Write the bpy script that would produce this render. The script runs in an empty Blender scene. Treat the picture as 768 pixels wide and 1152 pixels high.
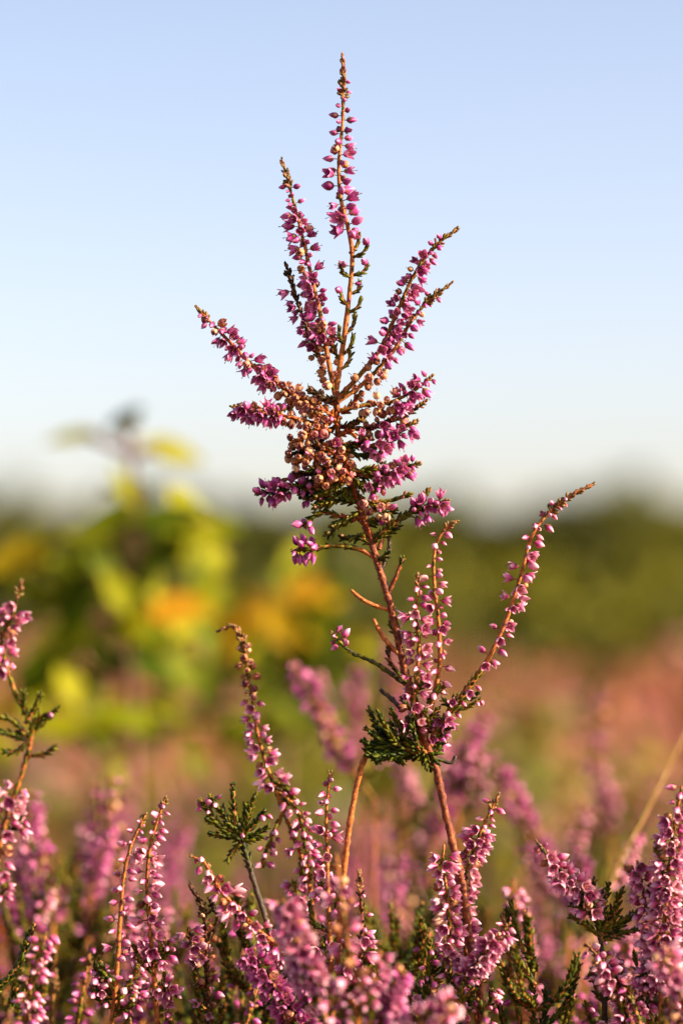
import bpy, math, random
import numpy as np
from mathutils import Matrix, Vector

# ------------------------------------------------------------------ camera, sky, sun, exposure
scene = bpy.context.scene
col = scene.collection
D0 = 0.94                                   # metres to the plant in focus
CAM = np.array((0.0, 0.0, 0.45))
PITCH = math.radians(2.49)
cam_data = bpy.data.cameras.new('camera')
cam = bpy.data.objects.new('camera', cam_data)
col.objects.link(cam)
cam.location = CAM
cam.rotation_euler = (math.radians(90) + PITCH, 0, 0)
cam_data.sensor_fit = 'VERTICAL'
cam_data.sensor_height = 36
cam_data.lens = 100
cam_data.clip_start = 0.01
cam_data.clip_end = 2000
cam_data.dof.use_dof = True
cam_data.dof.focus_distance = D0
cam_data.dof.aperture_fstop = 4.5
scene.camera = cam

SUN_DIR = Vector((0.88, -0.25, 0.46)).normalized()
world = bpy.data.worlds.new('World')
scene.world = world
world.use_nodes = True
wn = world.node_tree
sky = wn.nodes.new('ShaderNodeTexSky')
sky.sky_type = 'NISHITA'
sky.sun_disc = False
sky.sun_elevation = math.asin(SUN_DIR.z)
sky.sun_rotation = math.atan2(SUN_DIR.x, SUN_DIR.y)
sky.air_density = 0.8
sky.dust_density = 1.95
sky.ozone_density = 0.0
bg = wn.nodes['Background']
tint = wn.nodes.new('ShaderNodeMix')
tint.data_type = 'RGBA'
tint.blend_type = 'MULTIPLY'
tint.inputs[0].default_value = 1.0
tint.inputs[7].default_value = (1.12, 0.98, 0.965, 1)
wn.links.new(sky.outputs[0], tint.inputs[6])
wn.links.new(tint.outputs[2], bg.inputs[0])
bg.inputs[1].default_value = 0.086

sun_data = bpy.data.lights.new('sun', 'SUN')
sun_data.energy = 5.0
sun_data.angle = math.radians(0.5)
sun_data.color = (1.0, 0.84, 0.62)
sun = bpy.data.objects.new('sun', sun_data)
col.objects.link(sun)
sun.rotation_euler = SUN_DIR.to_track_quat('Z', 'Y').to_euler()
sun.location = SUN_DIR * 20

vs = scene.view_settings
vs.view_transform = 'Standard'
vs.look = 'None'
vs.exposure = 1.60
vs.gamma = 1.0
scene.cycles.use_denoising = True
scene.cycles.max_bounces = 6
scene.cycles.diffuse_bounces = 2
scene.cycles.glossy_bounces = 2
scene.cycles.transmission_bounces = 4
scene.cycles.transparent_max_bounces = 4
scene.cycles.caustics_reflective = False
scene.cycles.caustics_refractive = False

rng = random.Random(11)
MM = 0.001
PX = D0 / 3200.0                            # size of one photograph pixel at the focused plant


def P(px, py, d):
    """the world point d metres along the view axis where the photograph shows pixel (px, py)"""
    x = (px - 384) / 3200 * d
    v = -(py - 576) / 3200 * d
    return np.array((x, CAM[1] + d * math.cos(PITCH) - v * math.sin(PITCH),
                     CAM[2] + d * math.sin(PITCH) + v * math.cos(PITCH)))


# ------------------------------------------------------------------ materials
def nodes_of(name):
    m = bpy.data.materials.new(name)
    m.use_nodes = True
    nt = m.node_tree
    return m, nt, nt.nodes, nt.links, nt.nodes['Principled BSDF']


def rnd_socket(nt):
    """one random number per flower or leaf: the object's own plus the one stored on merged pieces"""
    oi = nt.nodes.new('ShaderNodeObjectInfo')
    at = nt.nodes.new('ShaderNodeAttribute')
    at.attribute_name = 'rnd'
    ad = nt.nodes.new('ShaderNodeMath')
    ad.operation = 'ADD'
    nt.links.new(oi.outputs['Random'], ad.inputs[0])
    nt.links.new(at.outputs['Fac'], ad.inputs[1])
    fr = nt.nodes.new('ShaderNodeMath')
    fr.operation = 'FRACT'
    nt.links.new(ad.outputs[0], fr.inputs[0])
    return fr.outputs[0]


def ramp(nt, stops):
    r = nt.nodes.new('ShaderNodeValToRGB')
    els = r.color_ramp.elements
    while len(els) < len(stops):
        els.new(0.5)
    for e, (p, c) in zip(els, stops):
        e.position = p
        e.color = (*c, 1)
    return r


def noise(nt, scale, detail=3, rough=0.6):
    tc = nt.nodes.new('ShaderNodeTexCoord')
    n = nt.nodes.new('ShaderNodeTexNoise')
    n.inputs['Scale'].default_value = scale
    n.inputs['Detail'].default_value = detail
    n.inputs['Roughness'].default_value = rough
    nt.links.new(tc.outputs['Object'], n.inputs['Vector'])
    return n


def mixcol(nt, fac, a, b, mode='MIX'):
    m = nt.nodes.new('ShaderNodeMix')
    m.data_type = 'RGBA'
    m.blend_type = mode
    for sock, v in ((m.inputs[0], fac), (m.inputs[6], a), (m.inputs[7], b)):
        if hasattr(v, 'is_linked'):
            nt.links.new(v, sock)
        elif isinstance(v, (int, float)):
            sock.default_value = v
        else:
            sock.default_value = (*v, 1)
    return m.outputs[2]


def leafy(name, stops, along=None, trans=0.3, rough=0.5, nscale=900, spec=0.3, tint=1.0):
    """thin plant tissue: diffuse + gloss + light let through, coloured per piece, with a fine mottle"""
    m, nt, N, L, bs = nodes_of(name)
    c = ramp(nt, stops)
    L.new(rnd_socket(nt), c.inputs[0])
    cs = c.outputs[0]
    if along is not None:
        at = N.new('ShaderNodeAttribute')
        at.attribute_name = 'along'
        mr = N.new('ShaderNodeMapRange')
        mr.inputs[1].default_value = along[1]
        mr.inputs[2].default_value = along[2]
        L.new(at.outputs['Fac'], mr.inputs[0])
        mu = N.new('ShaderNodeMath')
        mu.operation = 'MULTIPLY'
        mu.inputs[1].default_value = along[3]
        L.new(mr.outputs[0], mu.inputs[0])
        cs = mixcol(nt, mu.outputs[0], cs, along[0])
    nz = noise(nt, nscale)
    mo = ramp(nt, [(0.3, (0.72, 0.70, 0.68)), (0.7, (1.12, 1.1, 1.1))])
    L.new(nz.outputs[0], mo.inputs[0])
    cs = mixcol(nt, 1.0, cs, mo.outputs[0], 'MULTIPLY')
    L.new(cs, bs.inputs['Base Color'])
    bs.inputs['Roughness'].default_value = rough
    bs.inputs['Specular IOR Level'].default_value = spec
    tr = N.new('ShaderNodeBsdfTranslucent')
    L.new(cs, tr.inputs[0])
    ms = N.new('ShaderNodeMixShader')
    ms.inputs[0].default_value = trans
    L.new(bs.outputs[0], ms.inputs[1])
    L.new(tr.outputs[0], ms.inputs[2])
    L.new(ms.outputs[0], N['Material Output'].inputs[0])
    return m


def bark(name, a, b, c, nscale=700, rough=0.65):
    m, nt, N, L, bs = nodes_of(name)
    nz = noise(nt, nscale, 5, 0.7)
    r = ramp(nt, [(0.30, a), (0.5, b), (0.66, c), (0.78, tuple(.5 * q + .10 for q in c))])
    L.new(nz.outputs[0], r.inputs[0])
    L.new(r.outputs[0], bs.inputs['Base Color'])
    bs.inputs['Roughness'].default_value = rough
    bs.inputs['Specular IOR Level'].default_value = 0.35
    bp = N.new('ShaderNodeBump')
    bp.inputs['Strength'].default_value = 1.0
    bp.inputs['Distance'].default_value = 0.0004
    L.new(nz.outputs[0], bp.inputs['Height'])
    L.new(bp.outputs[0], bs.inputs['Normal'])
    return m


PALE = (0.92, 0.66, 0.68)  # petals' own paler tips, pushed whiter to paint in sunlit highlights
M = {
    'petal_deep': leafy('heather_petal_magenta', [(0, (0.34, 0.025, 0.20)), (0.5, (0.50, 0.05, 0.28)), (1, (0.62, 0.13, 0.36))],
                        (PALE, 0.55, 1.1, 0.45), 0.2, 0.4),
    'petal_pale': leafy('heather_petal_pink', [(0, (0.46, 0.03, 0.20)), (0.5, (0.66, 0.075, 0.28)), (.85, (0.80, 0.21, 0.37)), (1, (0.88, 0.44, 0.49))],
                        (PALE, 0.4, 1.0, 0.8), 0.2, 0.4),
    'corolla': leafy('heather_corolla', [(0, (0.52, 0.08, 0.25)), (1, (0.76, 0.31, 0.41))], None, 0.3, 0.45),
    'style': leafy('flower_style', [(0, (0.16, 0.03, 0.08)), (1, (0.32, 0.07, 0.14))], None, 0.1, 0.4),
    'throat': leafy('flower_throat', [(0, (0.22, 0.05, 0.09)), (1, (0.36, 0.14, 0.10))], None, 0.1, 0.6),
    'bract': leafy('flower_bract', [(0, (0.10, 0.07, 0.015)), (0.5, (0.22, 0.12, 0.03)), (1, (0.26, 0.06, 0.05))], None, 0.15, 0.5),
    'capsule': leafy('seed_capsule_skin', [(0, (0.16, 0.05, 0.02)), (0.2, (0.38, 0.14, 0.05)), (0.5, (0.62, 0.30, 0.12)), (0.8, (0.76, 0.46, 0.25)), (1, (0.64, 0.20, 0.22))],
                     ((0.42, 0.12, 0.08), 0.75, 1.0, 0.8), 0.25, 0.5),
    'tip': leafy('spike_tip_bud', [(0, (0.13, 0.085, 0.015)), (0.5, (0.22, 0.13, 0.03)), (1, (0.30, 0.10, 0.06))], None, 0.2, 0.5),
    'leaf': leafy('heather_leaf_olive', [(0, (0.03, 0.038, 0.003)), (0.5, (0.085, 0.092, 0.005)), (1, (0.19, 0.17, 0.010))], None, 0.2, 0.5, spec=.15),
    'leaf_dark': leafy('heather_leaf_green', [(0, (0.010, 0.018, 0.003)), (0.5, (0.032, 0.050, 0.004)), (1, (0.095, 0.115, 0.007))], None, 0.15, 0.5, spec=.12),
    'leaf_brown': leafy('heather_leaf_dark_brown', [(0, (0.018, 0.012, 0.006)), (0.5, (0.045, 0.028, 0.010)), (1, (0.10, 0.055, 0.02))], None, 0.1, 0.5, spec=.15),  # dark leaves; in the crown their near-black tone also paints crevice shade
    'leaf_red': leafy('heather_leaf_red', [(0, (0.28, 0.04, 0.012)), (0.5, (0.42, 0.09, 0.015)), (1, (0.50, 0.22, 0.03))], None, 0.25, 0.45),
    'rust': leafy('faded_heather', [(0, (.14, .05, .02)), (.5, (.34, .11, .065)), (1, (.50, .18, .14))], None, .2, .6),
    'rust_pink': leafy('faded_pink_heather', [(0, (.34, .11, .11)), (.5, (.56, .20, .22)), (1, (.68, .30, .33))], None, .2, .6),
    'stem': bark('heather_stem_orange', (0.07, 0.014, 0.004), (0.34, 0.09, 0.012), (0.50, 0.19, 0.035)),
    'stem_red': bark('heather_stem_red_brown', (0.03, 0.006, 0.003), (0.14, 0.026, 0.006), (0.36, 0.105, 0.022)),
    'stem_dark': bark('heather_stem_dark', (0.016, 0.012, 0.008), (0.04, 0.028, 0.016), (0.10, 0.06, 0.03)),
}
MLIST = list(M)
MIDX = {k: i for i, k in enumerate(MLIST)}


# ------------------------------------------------------------------ mesh building
class T:
    """a small shape: points, faces, material slot per face, and the 'along' value per point"""
    def __init__(s):
        s.v, s.f, s.m, s.a = [], [], [], []
        s._c = None

    def grid(s, rows, mat, closed=False, al=None):
        n0 = len(s.v)
        nc = len(rows[0])
        for i, r in enumerate(rows):
            for p in r:
                s.v.append(tuple(p))
                s.a.append(al[i] if al is not None else 0.0)
        for i in range(len(rows) - 1):
            for j in range(nc if closed else nc - 1):
                k = (j + 1) % nc
                s.f.append((n0 + i * nc + j, n0 + i * nc + k, n0 + (i + 1) * nc + k, n0 + (i + 1) * nc + j))
                s.m.append(MIDX[mat] if isinstance(mat, str) else mat)
        return s

    def arrays(s):
        if s._c is None:
            s._c = (np.array(s.v, float).reshape(-1, 3), np.array([i for f in s.f for i in f], int),
                    np.array([len(f) for f in s.f], int), np.array(s.m, int), np.array(s.a, float))
        return s._c


class MB:
    """collects transformed shapes into one mesh"""
    def __init__(s):
        s.V, s.L, s.S, s.M, s.A, s.R = [], [], [], [], [], []
        s.n = 0

    def add(s, t, mat=None, rnd=0.0, remap=None):
        v, l, sz, m, a = t.arrays()
        if mat is not None:
            v = v @ mat[:3, :3].T + mat[:3, 3]
        if remap:
            m = np.array([remap.get(x, x) for x in m])
        s.V.append(v); s.L.append(l + s.n); s.S.append(sz); s.M.append(m); s.A.append(a)
        s.R.append(np.full(len(v), rnd))
        s.n += len(v)

    def tube(s, pts, radii, sides, mat, rnd=0.0, bump=0.0, cap=True):
        pts = np.asarray(pts, float)
        fr = frames(pts)
        t = T()
        rows = []
        for i, p in enumerate(pts):
            t_, n_, b_ = fr[i]
            row = []
            for k in range(sides):
                a = 2 * math.pi * k / sides
                r = radii[i] * (1 + (rng.uniform(-bump, bump) if bump else 0))
                row.append(p + (n_ * math.cos(a) + b_ * math.sin(a)) * r)
            rows.append(row)
        if cap:
            rows.append([pts[-1] + fr[-1][0] * radii[-1] * 0.5] * sides)
        t.grid(rows, mat, True)
        s.add(t, None, rnd)

    def build(s, name, parent=None, mats=None):
        me = bpy.data.meshes.new(name)
        if s.n:
            V = np.concatenate(s.V); L = np.concatenate(s.L); S = np.concatenate(s.S)
            me.vertices.add(len(V)); me.vertices.foreach_set('co', V.ravel())
            me.loops.add(len(L)); me.loops.foreach_set('vertex_index', L.astype(np.int32))
            me.polygons.add(len(S))
            st = np.concatenate(([0], np.cumsum(S)[:-1]))
            me.polygons.foreach_set('loop_start', st.astype(np.int32))
            mi = np.concatenate(s.M)
            used = sorted(set(mi.tolist()))
            lut = np.zeros(max(used) + 1, int)
            for i, u in enumerate(used):
                lut[u] = i
                me.materials.append(mats[u] if mats else M[MLIST[u]])
            me.polygons.foreach_set('material_index', lut[mi].astype(np.int32))
            me.polygons.foreach_set('use_smooth', np.ones(len(S), bool))
            for nm, arr in (('along', s.A), ('rnd', s.R)):
                at = me.attributes.new(nm, 'FLOAT', 'POINT')
                at.data.foreach_set('value', np.concatenate(arr).astype(np.float32))
            me.update(calc_edges=True)
        o = bpy.data.objects.new(name, me)
        col.objects.link(o)
        if parent is not None:
            o.parent = parent
        return o


def unit(v):
    v = np.asarray(v, float)
    return v / max(np.linalg.norm(v), 1e-12)


def frames(pts):
    n = len(pts)
    tg = np.gradient(pts, axis=0)
    out = []
    prev = None
    for i in range(n):
        t_ = unit(tg[i])
        if prev is None:
            ref = np.array((0, -1.0, 0.05)) if abs(t_[1]) < 0.9 else np.array((1.0, 0, 0))
            n_ = unit(ref - t_ * ref.dot(t_))
        else:
            n_ = unit(prev - t_ * prev.dot(t_))
        prev = n_
        out.append((t_, n_, np.cross(t_, n_)))
    return out


def catmull(pts, step):
    pts = np.asarray(pts, float)
    ext = np.vstack((2 * pts[0] - pts[1], pts, 2 * pts[-1] - pts[-2]))
    out = []
    for i in range(len(pts) - 1):
        p0, p1, p2, p3 = ext[i:i + 4]
        n = max(2, int(np.linalg.norm(p2 - p1) / step))
        for k in range(n):
            u = k / n
            out.append(0.5 * (2 * p1 + (p2 - p0) * u + (2 * p0 - 5 * p1 + 4 * p2 - p3) * u ** 2 + (3 * p1 - p0 - 3 * p2 + p3) * u ** 3))
    out.append(pts[-1])
    return np.array(out)


def basis(z, roll=0.0, scale=1.0, loc=(0, 0, 0), sx=1.0):
    z = unit(z)
    ref = np.array((0, 0, 1.0)) if abs(z[2]) < 0.9 else np.array((1.0, 0, 0))
    x = unit(np.cross(ref, z))
    y = np.cross(z, x)
    c, s_ = math.cos(roll), math.sin(roll)
    m = np.eye(4)
    m[:3, 0] = (x * c + y * s_) * scale * sx
    m[:3, 1] = (y * c - x * s_) * scale * sx
    m[:3, 2] = z * scale
    m[:3, 3] = loc
    return m


# ------------------------------------------------------------------ flower shapes (unit length, axis +Z from stalk to mouth)
def pedicel(t, r):
    t.grid([[(0.05 * math.cos(a), 0.05 * math.sin(a), z) for a in (0, 2.09, 4.19)] for z in (-0.45, 0.06)], 'stem_red', True)
    for k in range(4):
        a0 = k * math.pi / 2 + 0.6
        rows = []
        for v in (0, .35, .7, 1):
            w = 0.55 * math.sin(math.pi * (0.15 + 0.85 * v)) + 0.02
            rr = 0.08 + 0.26 * math.sin(min(1, v * 1.1) * 1.5)
            rows.append([(rr * math.cos(a0 + u * w), rr * math.sin(a0 + u * w), -0.05 + 0.42 * v) for u in (-1, 0, 1)])
        t.grid(rows, 'bract')


def flower_shape(r, petal, flare):
    t = T()
    pedicel(t, r)
    vs_ = (0, .15, .35, .55, .75, .9, 1)
    for k in range(4):
        a0 = k * math.pi / 2 + r.uniform(-.12, .12)
        fl = flare + r.uniform(-.10, .14)
        ln = r.uniform(.9, 1.08)
        rows = []
        for v in vs_:
            rr = 0.10 + 0.33 * math.sin(min(v * 1.35, 1) * math.pi / 2) + fl * max(0, v - .45) ** 1.5
            w = 0.80 * math.sin(math.pi * (0.20 + 0.80 * v) ** 1.12) ** 0.85 if v < 1 else 0.03
            z = ln * (v - 0.22 * fl * max(0, v - .6))
            rows.append([((rr * (1 - .10 * u * u)) * math.cos(a0 + u * w), (rr * (1 - .10 * u * u)) * math.sin(a0 + u * w), z + .03 * abs(u)) for u in (-1, -.5, 0, .5, 1)])
        t.grid(rows, petal, False, vs_)
    for k in range(4):
        a0 = k * math.pi / 2 + math.pi / 4
        rows = []
        for v in (0.2, .5, .8, 1):
            rr = 0.10 + 0.24 * math.sin(v * 1.5) + 0.25 * flare * max(0, v - .6)
            w = .75 * (1 - v ** 3) + .04
            rows.append([(rr * math.cos(a0 + u * w), rr * math.sin(a0 + u * w), .78 * v) for u in (-1, 0, 1)])
        t.grid(rows, 'corolla')
    rows = []
    for z, q in ((.2, .05), (.35, .17), (.5, .19), (.62, .08)):
        rows.append([(q * math.cos(a), q * math.sin(a), z) for a in np.linspace(0, 2 * math.pi, 6)[:-1]])
    t.grid(rows, 'throat', True)
    dx, dy = r.uniform(-.12, .12), r.uniform(-.12, .12)
    rows = []
    for v, q in ((0, .025), (.6, .025), (.92, .028), (.94, .055), (1, .05), (1.02, .0)):
        rows.append([(dx * v + q * math.cos(a), dy * v + q * math.sin(a), .3 + .98 * v) for a in (0, 1.57, 3.14, 4.71)])
    t.grid(rows, 'style', True)
    return t


def bud_shape(r, petal, fat):
    t = T()
    pedicel(t, r)
    vs_ = (0, .12, .3, .5, .7, .85, .95, 1)
    tw = r.uniform(-.5, .5)
    rows = []
    for v in vs_:
        rr = fat * math.sin(math.pi * (0.10 + 0.90 * v) ** .85) ** .85 if v < 1 else 0.015
        row = []
        for k in range(12):
            a = k * math.pi / 6
            row.append((rr * (1 + .13 * math.cos(4 * a)) * math.cos(a + tw * v), rr * (1 + .13 * math.cos(4 * a)) * math.sin(a + tw * v), v))
        rows.append(row)
    t.grid(rows, petal, True, vs_)
    return t


def capsule_shape(r):
    """a faded flower: four papery sepals closed over the seed ball, dark seams between them"""
    t = T()
    pedicel(t, r)
    vs_ = (0, .12, .3, .5, .68, .82, .92, 1)
    tall = r.uniform(.80, 1.0)
    rows = []
    for v in (0.02, .3, .6, .85, .95):
        q = .36 * math.sin(math.pi * (.15 + .85 * v)) ** .6
        rows.append([(q * math.cos(k * .7854), q * math.sin(k * .7854), tall * v * .9) for k in range(8)])
    t.grid(rows, 'throat', True)
    for k in range(4):
        a0 = k * math.pi / 2 + r.uniform(-.1, .1)
        op = r.uniform(-.03, .26)
        rows = []
        for v in vs_:
            rr = .45 * math.sin(math.pi * (0.13 + 0.80 * v)) ** .62 + op * v * v
            w = (.76 - .10 * v) * (1 if v < .75 else max(.06, 1 - (v - .75) * 3.4))
            rows.append([(rr * (1 - .07 * u * u) * math.cos(a0 + u * w), rr * (1 - .07 * u * u) * math.sin(a0 + u * w), tall * v + (.03 if abs(u) > .9 else 0)) for u in (-1, -.5, 0, .5, 1)])
        t.grid(rows, 'capsule', False, vs_)
    dx = r.uniform(-.2, .2)
    t.grid([[(dx * v + q * math.cos(a), q * math.sin(a), .8 + .5 * v) for a in (0, 2.1, 4.2)] for v, q in ((0, .03), (.8, .03), (.85, .06), (1, .02))], 'style', True)
    return t


def leaf_shape(mat):
    """one scale leaf, unit long along +Z, bowed a little towards +X"""
    t = T()
    rows = []
    for v in (0, .2, .5, .8, 1):
        w = (.07, .22, .26, .19, .015)[int(round((0, .2, .5, .8, 1).index(v)))]
        cx = .16 * math.sin(v * 2.2)
        rows.append([(cx + w * .7 * math.cos(a), w * math.sin(a), v) for a in (0, 1.57, 3.14, 4.71)])
    t.grid(rows, mat, True)
    return t


fr_ = random.Random(3)
FL = {}
for fam in ('deep', 'pale'):
    FL['flower', fam] = [flower_shape(fr_, 'petal_' + fam, f) for f in (.05, .18, .30, .45, .75, .25)]
    FL['bud', fam] = [bud_shape(fr_, 'petal_' + fam, f) for f in (.26, .30, .34, .24)]
    FL['seed_capsule', fam] = [capsule_shape(fr_) for _ in range(8)]
LEAF = {k: leaf_shape(k) for k in ('leaf', 'leaf_dark', 'leaf_brown', 'leaf_red', 'tip')}
PART_MESH = {}
for key, ts in FL.items():
    for i, t in enumerate(ts):
        mb = MB(); mb.add(t)
        o = mb.build('_'.join(key))
        PART_MESH[key, i] = o.data
        bpy.data.objects.remove(o)


# ------------------------------------------------------------------ plant assembly
def tag(o, label, cat, group=None, kind=None):
    if label: o['label'] = label
    if cat: o['category'] = cat
    if group: o['group'] = group
    if kind: o['kind'] = kind
    return o


def empty(name, loc):
    o = bpy.data.objects.new(name, None)
    o.empty_display_size = 0.02
    o.location = loc
    col.objects.link(o)
    return o


DOWN = np.array((0, 0, -1.0))


def branch(pts, r=(0.8, 0.35), fl=(), leaf=None, tip=0.0, fam='deep', stem='stem', droop=.35, bias=(0.25, -0.15, 0),
           sides=8, leafsize=2.0, bump=.10, tipmat='tip', flsize=3.5, mb=None):
    """one twig: bark, scale leaves, tight end buds go into the mesh; flowers are returned as a list to place.
    fl: (t0, t1, kind, per_cm, size in mm), leaf: list of (t0, t1, spacing mm, length mm, splay, material)"""
    mb = mb or MB()
    c = catmull(pts, 1.2 * MM)
    n = len(c)
    seg = np.linalg.norm(np.diff(c, axis=0), axis=1)
    s = np.concatenate(([0], np.cumsum(seg)))
    L = s[-1]
    u = s / L
    rad = (r[0] + (r[1] - r[0]) * u) * MM
    mb.tube(c, rad, sides, stem, rng.random(), bump)
    fr = frames(c)

    def at(t):
        i = min(n - 2, max(0, int(np.searchsorted(u, t) - 1)))
        w = (t - u[i]) / max(u[i + 1] - u[i], 1e-9)
        return c[i] * (1 - w) + c[i + 1] * w, fr[i], rad[i]

    for (t0, t1, sp, ln, splay, mat) in (leaf or ()):
        k = 0
        t = t0
        while t < t1:
            p, (tg, nn, bb), ra = at(t)
            for q in range(2):
                a = (k % 2) * math.pi / 2 + q * math.pi + rng.uniform(-.35, .35)
                rd = nn * math.cos(a) + bb * math.sin(a)
                sh = rng.uniform(.75, 1.2) * (1 - .35 * max(0, (t - .8) / .2) if t1 > .9 else 1)
                d = unit(tg * (1 - splay) + rd * splay + np.array([rng.gauss(0, .08) for _ in range(3)]))
                m = basis(d, 0, 1, p + rd * ra * .7)
                x = unit(tg - d * tg.dot(d)) if splay > .15 else unit(-rd + d * rd.dot(d))
                m[:3, 0] = x; m[:3, 1] = np.cross(d, x)
                m[:3, :3] *= ln * sh * MM
                mb.add(LEAF[mat], m, rng.random())
            k += 1
            t += sp * MM / L * rng.uniform(.8, 1.2)
    if tip:
        nb = int(tip * L / MM / .75)
        for k in range(nb):
            f = k / max(1, nb - 1)
            t = 1 - tip * (1 - f)
            p, (tg, nn, bb), ra = at(min(t, .9999))
            for q in range(2):
                a = k * 2.4 + q * math.pi
                rd = nn * math.cos(a) + bb * math.sin(a)
                d = unit(tg * (.35 + .75 * f) + rd * .8 * (1.05 - f))
                sz = (2.3 - 1.0 * f) * rng.uniform(.85, 1.15) * MM
                m = basis(d, rng.random() * 6, sz, p + rd * ra * .6, 1.25)
                mb.add(LEAF[tipmat], m, rng.random())
    out = []
    for (t0, t1, kind, per, size) in fl:
        ln = (t1 - t0) * L * 100
        if kind != 'seed_capsule' and per > 9:
            per = 9 + (per - 9) * (.55 if fam == 'pale' else 1.1)
        cnt = max(1, int(round(ln * per)))
        for k in range(cnt):
            t = t0 + (t1 - t0) * (k + rng.uniform(.1, .9)) / cnt
            p, (tg, nn, bb), ra = at(t)
            a = k * 2.399 + rng.uniform(-.5, .5)
            rd = nn * math.cos(a) + bb * math.sin(a)
            b3 = np.array(bias)
            rd = unit(rd + b3 * 1.2)
            rd = unit(rd - tg * rd.dot(tg))
            d = unit(rd + tg * .15 + DOWN * droop + b3 * .4 + np.array([rng.gauss(0, .12) for _ in range(3)]))
            kd = kind
            if kind == 'mix':
                q = rng.random()
                kd = 'flower' if q < .56 else 'bud' if q < .93 else 'seed_capsule'
            elif kind == 'flower':
                q = rng.random()
                kd = 'seed_capsule' if q < .09 else 'bud' if q < .25 else 'flower'
            elif kind == 'mixb':
                kd = 'flower' if rng.random() < .25 else 'bud'
            elif kind == 'mixc':
                kd = 'flower' if rng.random() < .5 else 'seed_capsule'
            sz = (size or flsize) * (rng.uniform(.6, 1.12) if kd == 'seed_capsule' else rng.uniform(.7, 1.18)) * MM * (.86 if kd == 'seed_capsule' else 1)
            m = basis(d, rng.random() * 6.28, sz, p + rd * (ra + .35 * sz))
            out.append((kd, fam, m, sz))
    return mb, out


def place_flowers(root, rootloc, items, limit=100):
    """items: (part object, (kind, family, matrix, size)); the largest `limit` of a kind become sub-parts of their twig,
    the rest of the plant's flowers one part of kind stuff"""
    by = {}
    for part, it in items:
        by.setdefault(it[0], []).append((part, it))
    rest = MB()
    for kind, lst in by.items():
        lst.sort(key=lambda e: e[1][2][1, 3] - e[1][3] * 20)
        for i, (part, (k, fam, m, sz)) in enumerate(lst):
            var = rng.randrange(len(FL[k, fam]))
            if i < limit:
                o = bpy.data.objects.new(k, PART_MESH[(k, fam), var])
                col.objects.link(o)
                o.parent = part
                o.matrix_local = Matrix(m.tolist())
            else:
                rest.add(FL[k, fam][var], m, rng.random())
    if rest.n:
        o = rest.build('blossom_mass', root)
        o['kind'] = 'stuff'


def rel(pts, base):
    return [np.asarray(p) - base for p in pts]


def px(d, *pts):
    """photograph pixels (x, y[, extra pixels of depth]) round depth d -> world points"""
    return [P(p[0], p[1], d + (p[2] * PX if len(p) > 2 else 0)) for p in pts]


def thing(name, label, base, cat='heather', group=None):
    return tag(empty(name, base), label, cat, group)


def ground_z(x, y):
    return 0.02 * math.sin(x * 1.7 + .4) * math.cos(y * .9)


def to_ground(p, lean=(0, 0)):
    """points from the soil up to p"""
    g = np.array((p[0] + lean[0], p[1] + lean[1], ground_z(p[0], p[1]) - .01))
    return [g, g * .5 + p * .5 + np.array((-lean[0] * .15, 0, 0))]


# ------------------------------------------------------------------ structure: terrain, far wood
def terrain():
    m, nt, N, L, bs = nodes_of('heath_soil')
    nz = noise(nt, 3.0, 8, .7)
    r = ramp(nt, [(.3, (.035, .02, .012)), (.5, (.16, .075, .05)), (.62, (.10, .085, .02)), (.75, (.15, .075, .05))])
    L.new(nz.outputs[0], r.inputs[0])
    L.new(r.outputs[0], bs.inputs['Base Color'])
    bs.inputs['Roughness'].default_value = .9
    t = T()
    ys = [-8, -2, 0, .5, 1, 1.5, 2, 3, 4, 6, 9, 14, 22, 35, 60, 100, 180, 320, 600, 1000]
    rows = []
    for y in ys:
        w = 6 + abs(y) * .9
        rows.append([(w * q, y, ground_z(w * q, y)) for q in np.linspace(-1, 1, 25)])
    t.grid(rows, 0)
    mb = MB(); mb.add(t)
    o = mb.build('heath_ground', None, [m])
    o['kind'] = 'structure'
    o['label'] = 'brown peaty heath ground under the heather'


terrain()

MT = [
    leafy('far_leaf_olive', [(0, (.11, .115, .003)), (.5, (.18, .18, .004)), (1, (.25, .23, .006))], None, .25, .6, 5),
    leafy('far_leaf_dark', [(0, (.05, .062, .003)), (.5, (.09, .10, .004)), (1, (.14, .14, .006))], None, .2, .6, 5),
    bark('tree_bark', (.05, .035, .025), (.11, .08, .055), (.18, .14, .10), 6),
]


def clump(mat, k=5, r=None):
    t = T()
    r = r or rng
    for _ in range(k):
        c = np.array([r.gauss(0, .35) for _ in range(3)])
        z = unit([r.gauss(0, 1), r.gauss(0, 1), r.gauss(0, 1) + .4])
        b = basis(z, r.random() * 6, r.uniform(.3, .5), c)
        q = [(-1, -.55, 0), (0, -.75, .12), (1, -.45, 0)], [(-.8, .5, .1), (.1, .8, .2), (.9, .5, .05)]
        t.grid([[b[:3, :3] @ np.array(p) + b[:3, 3] for p in row] for row in q], mat)
    return t


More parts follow.
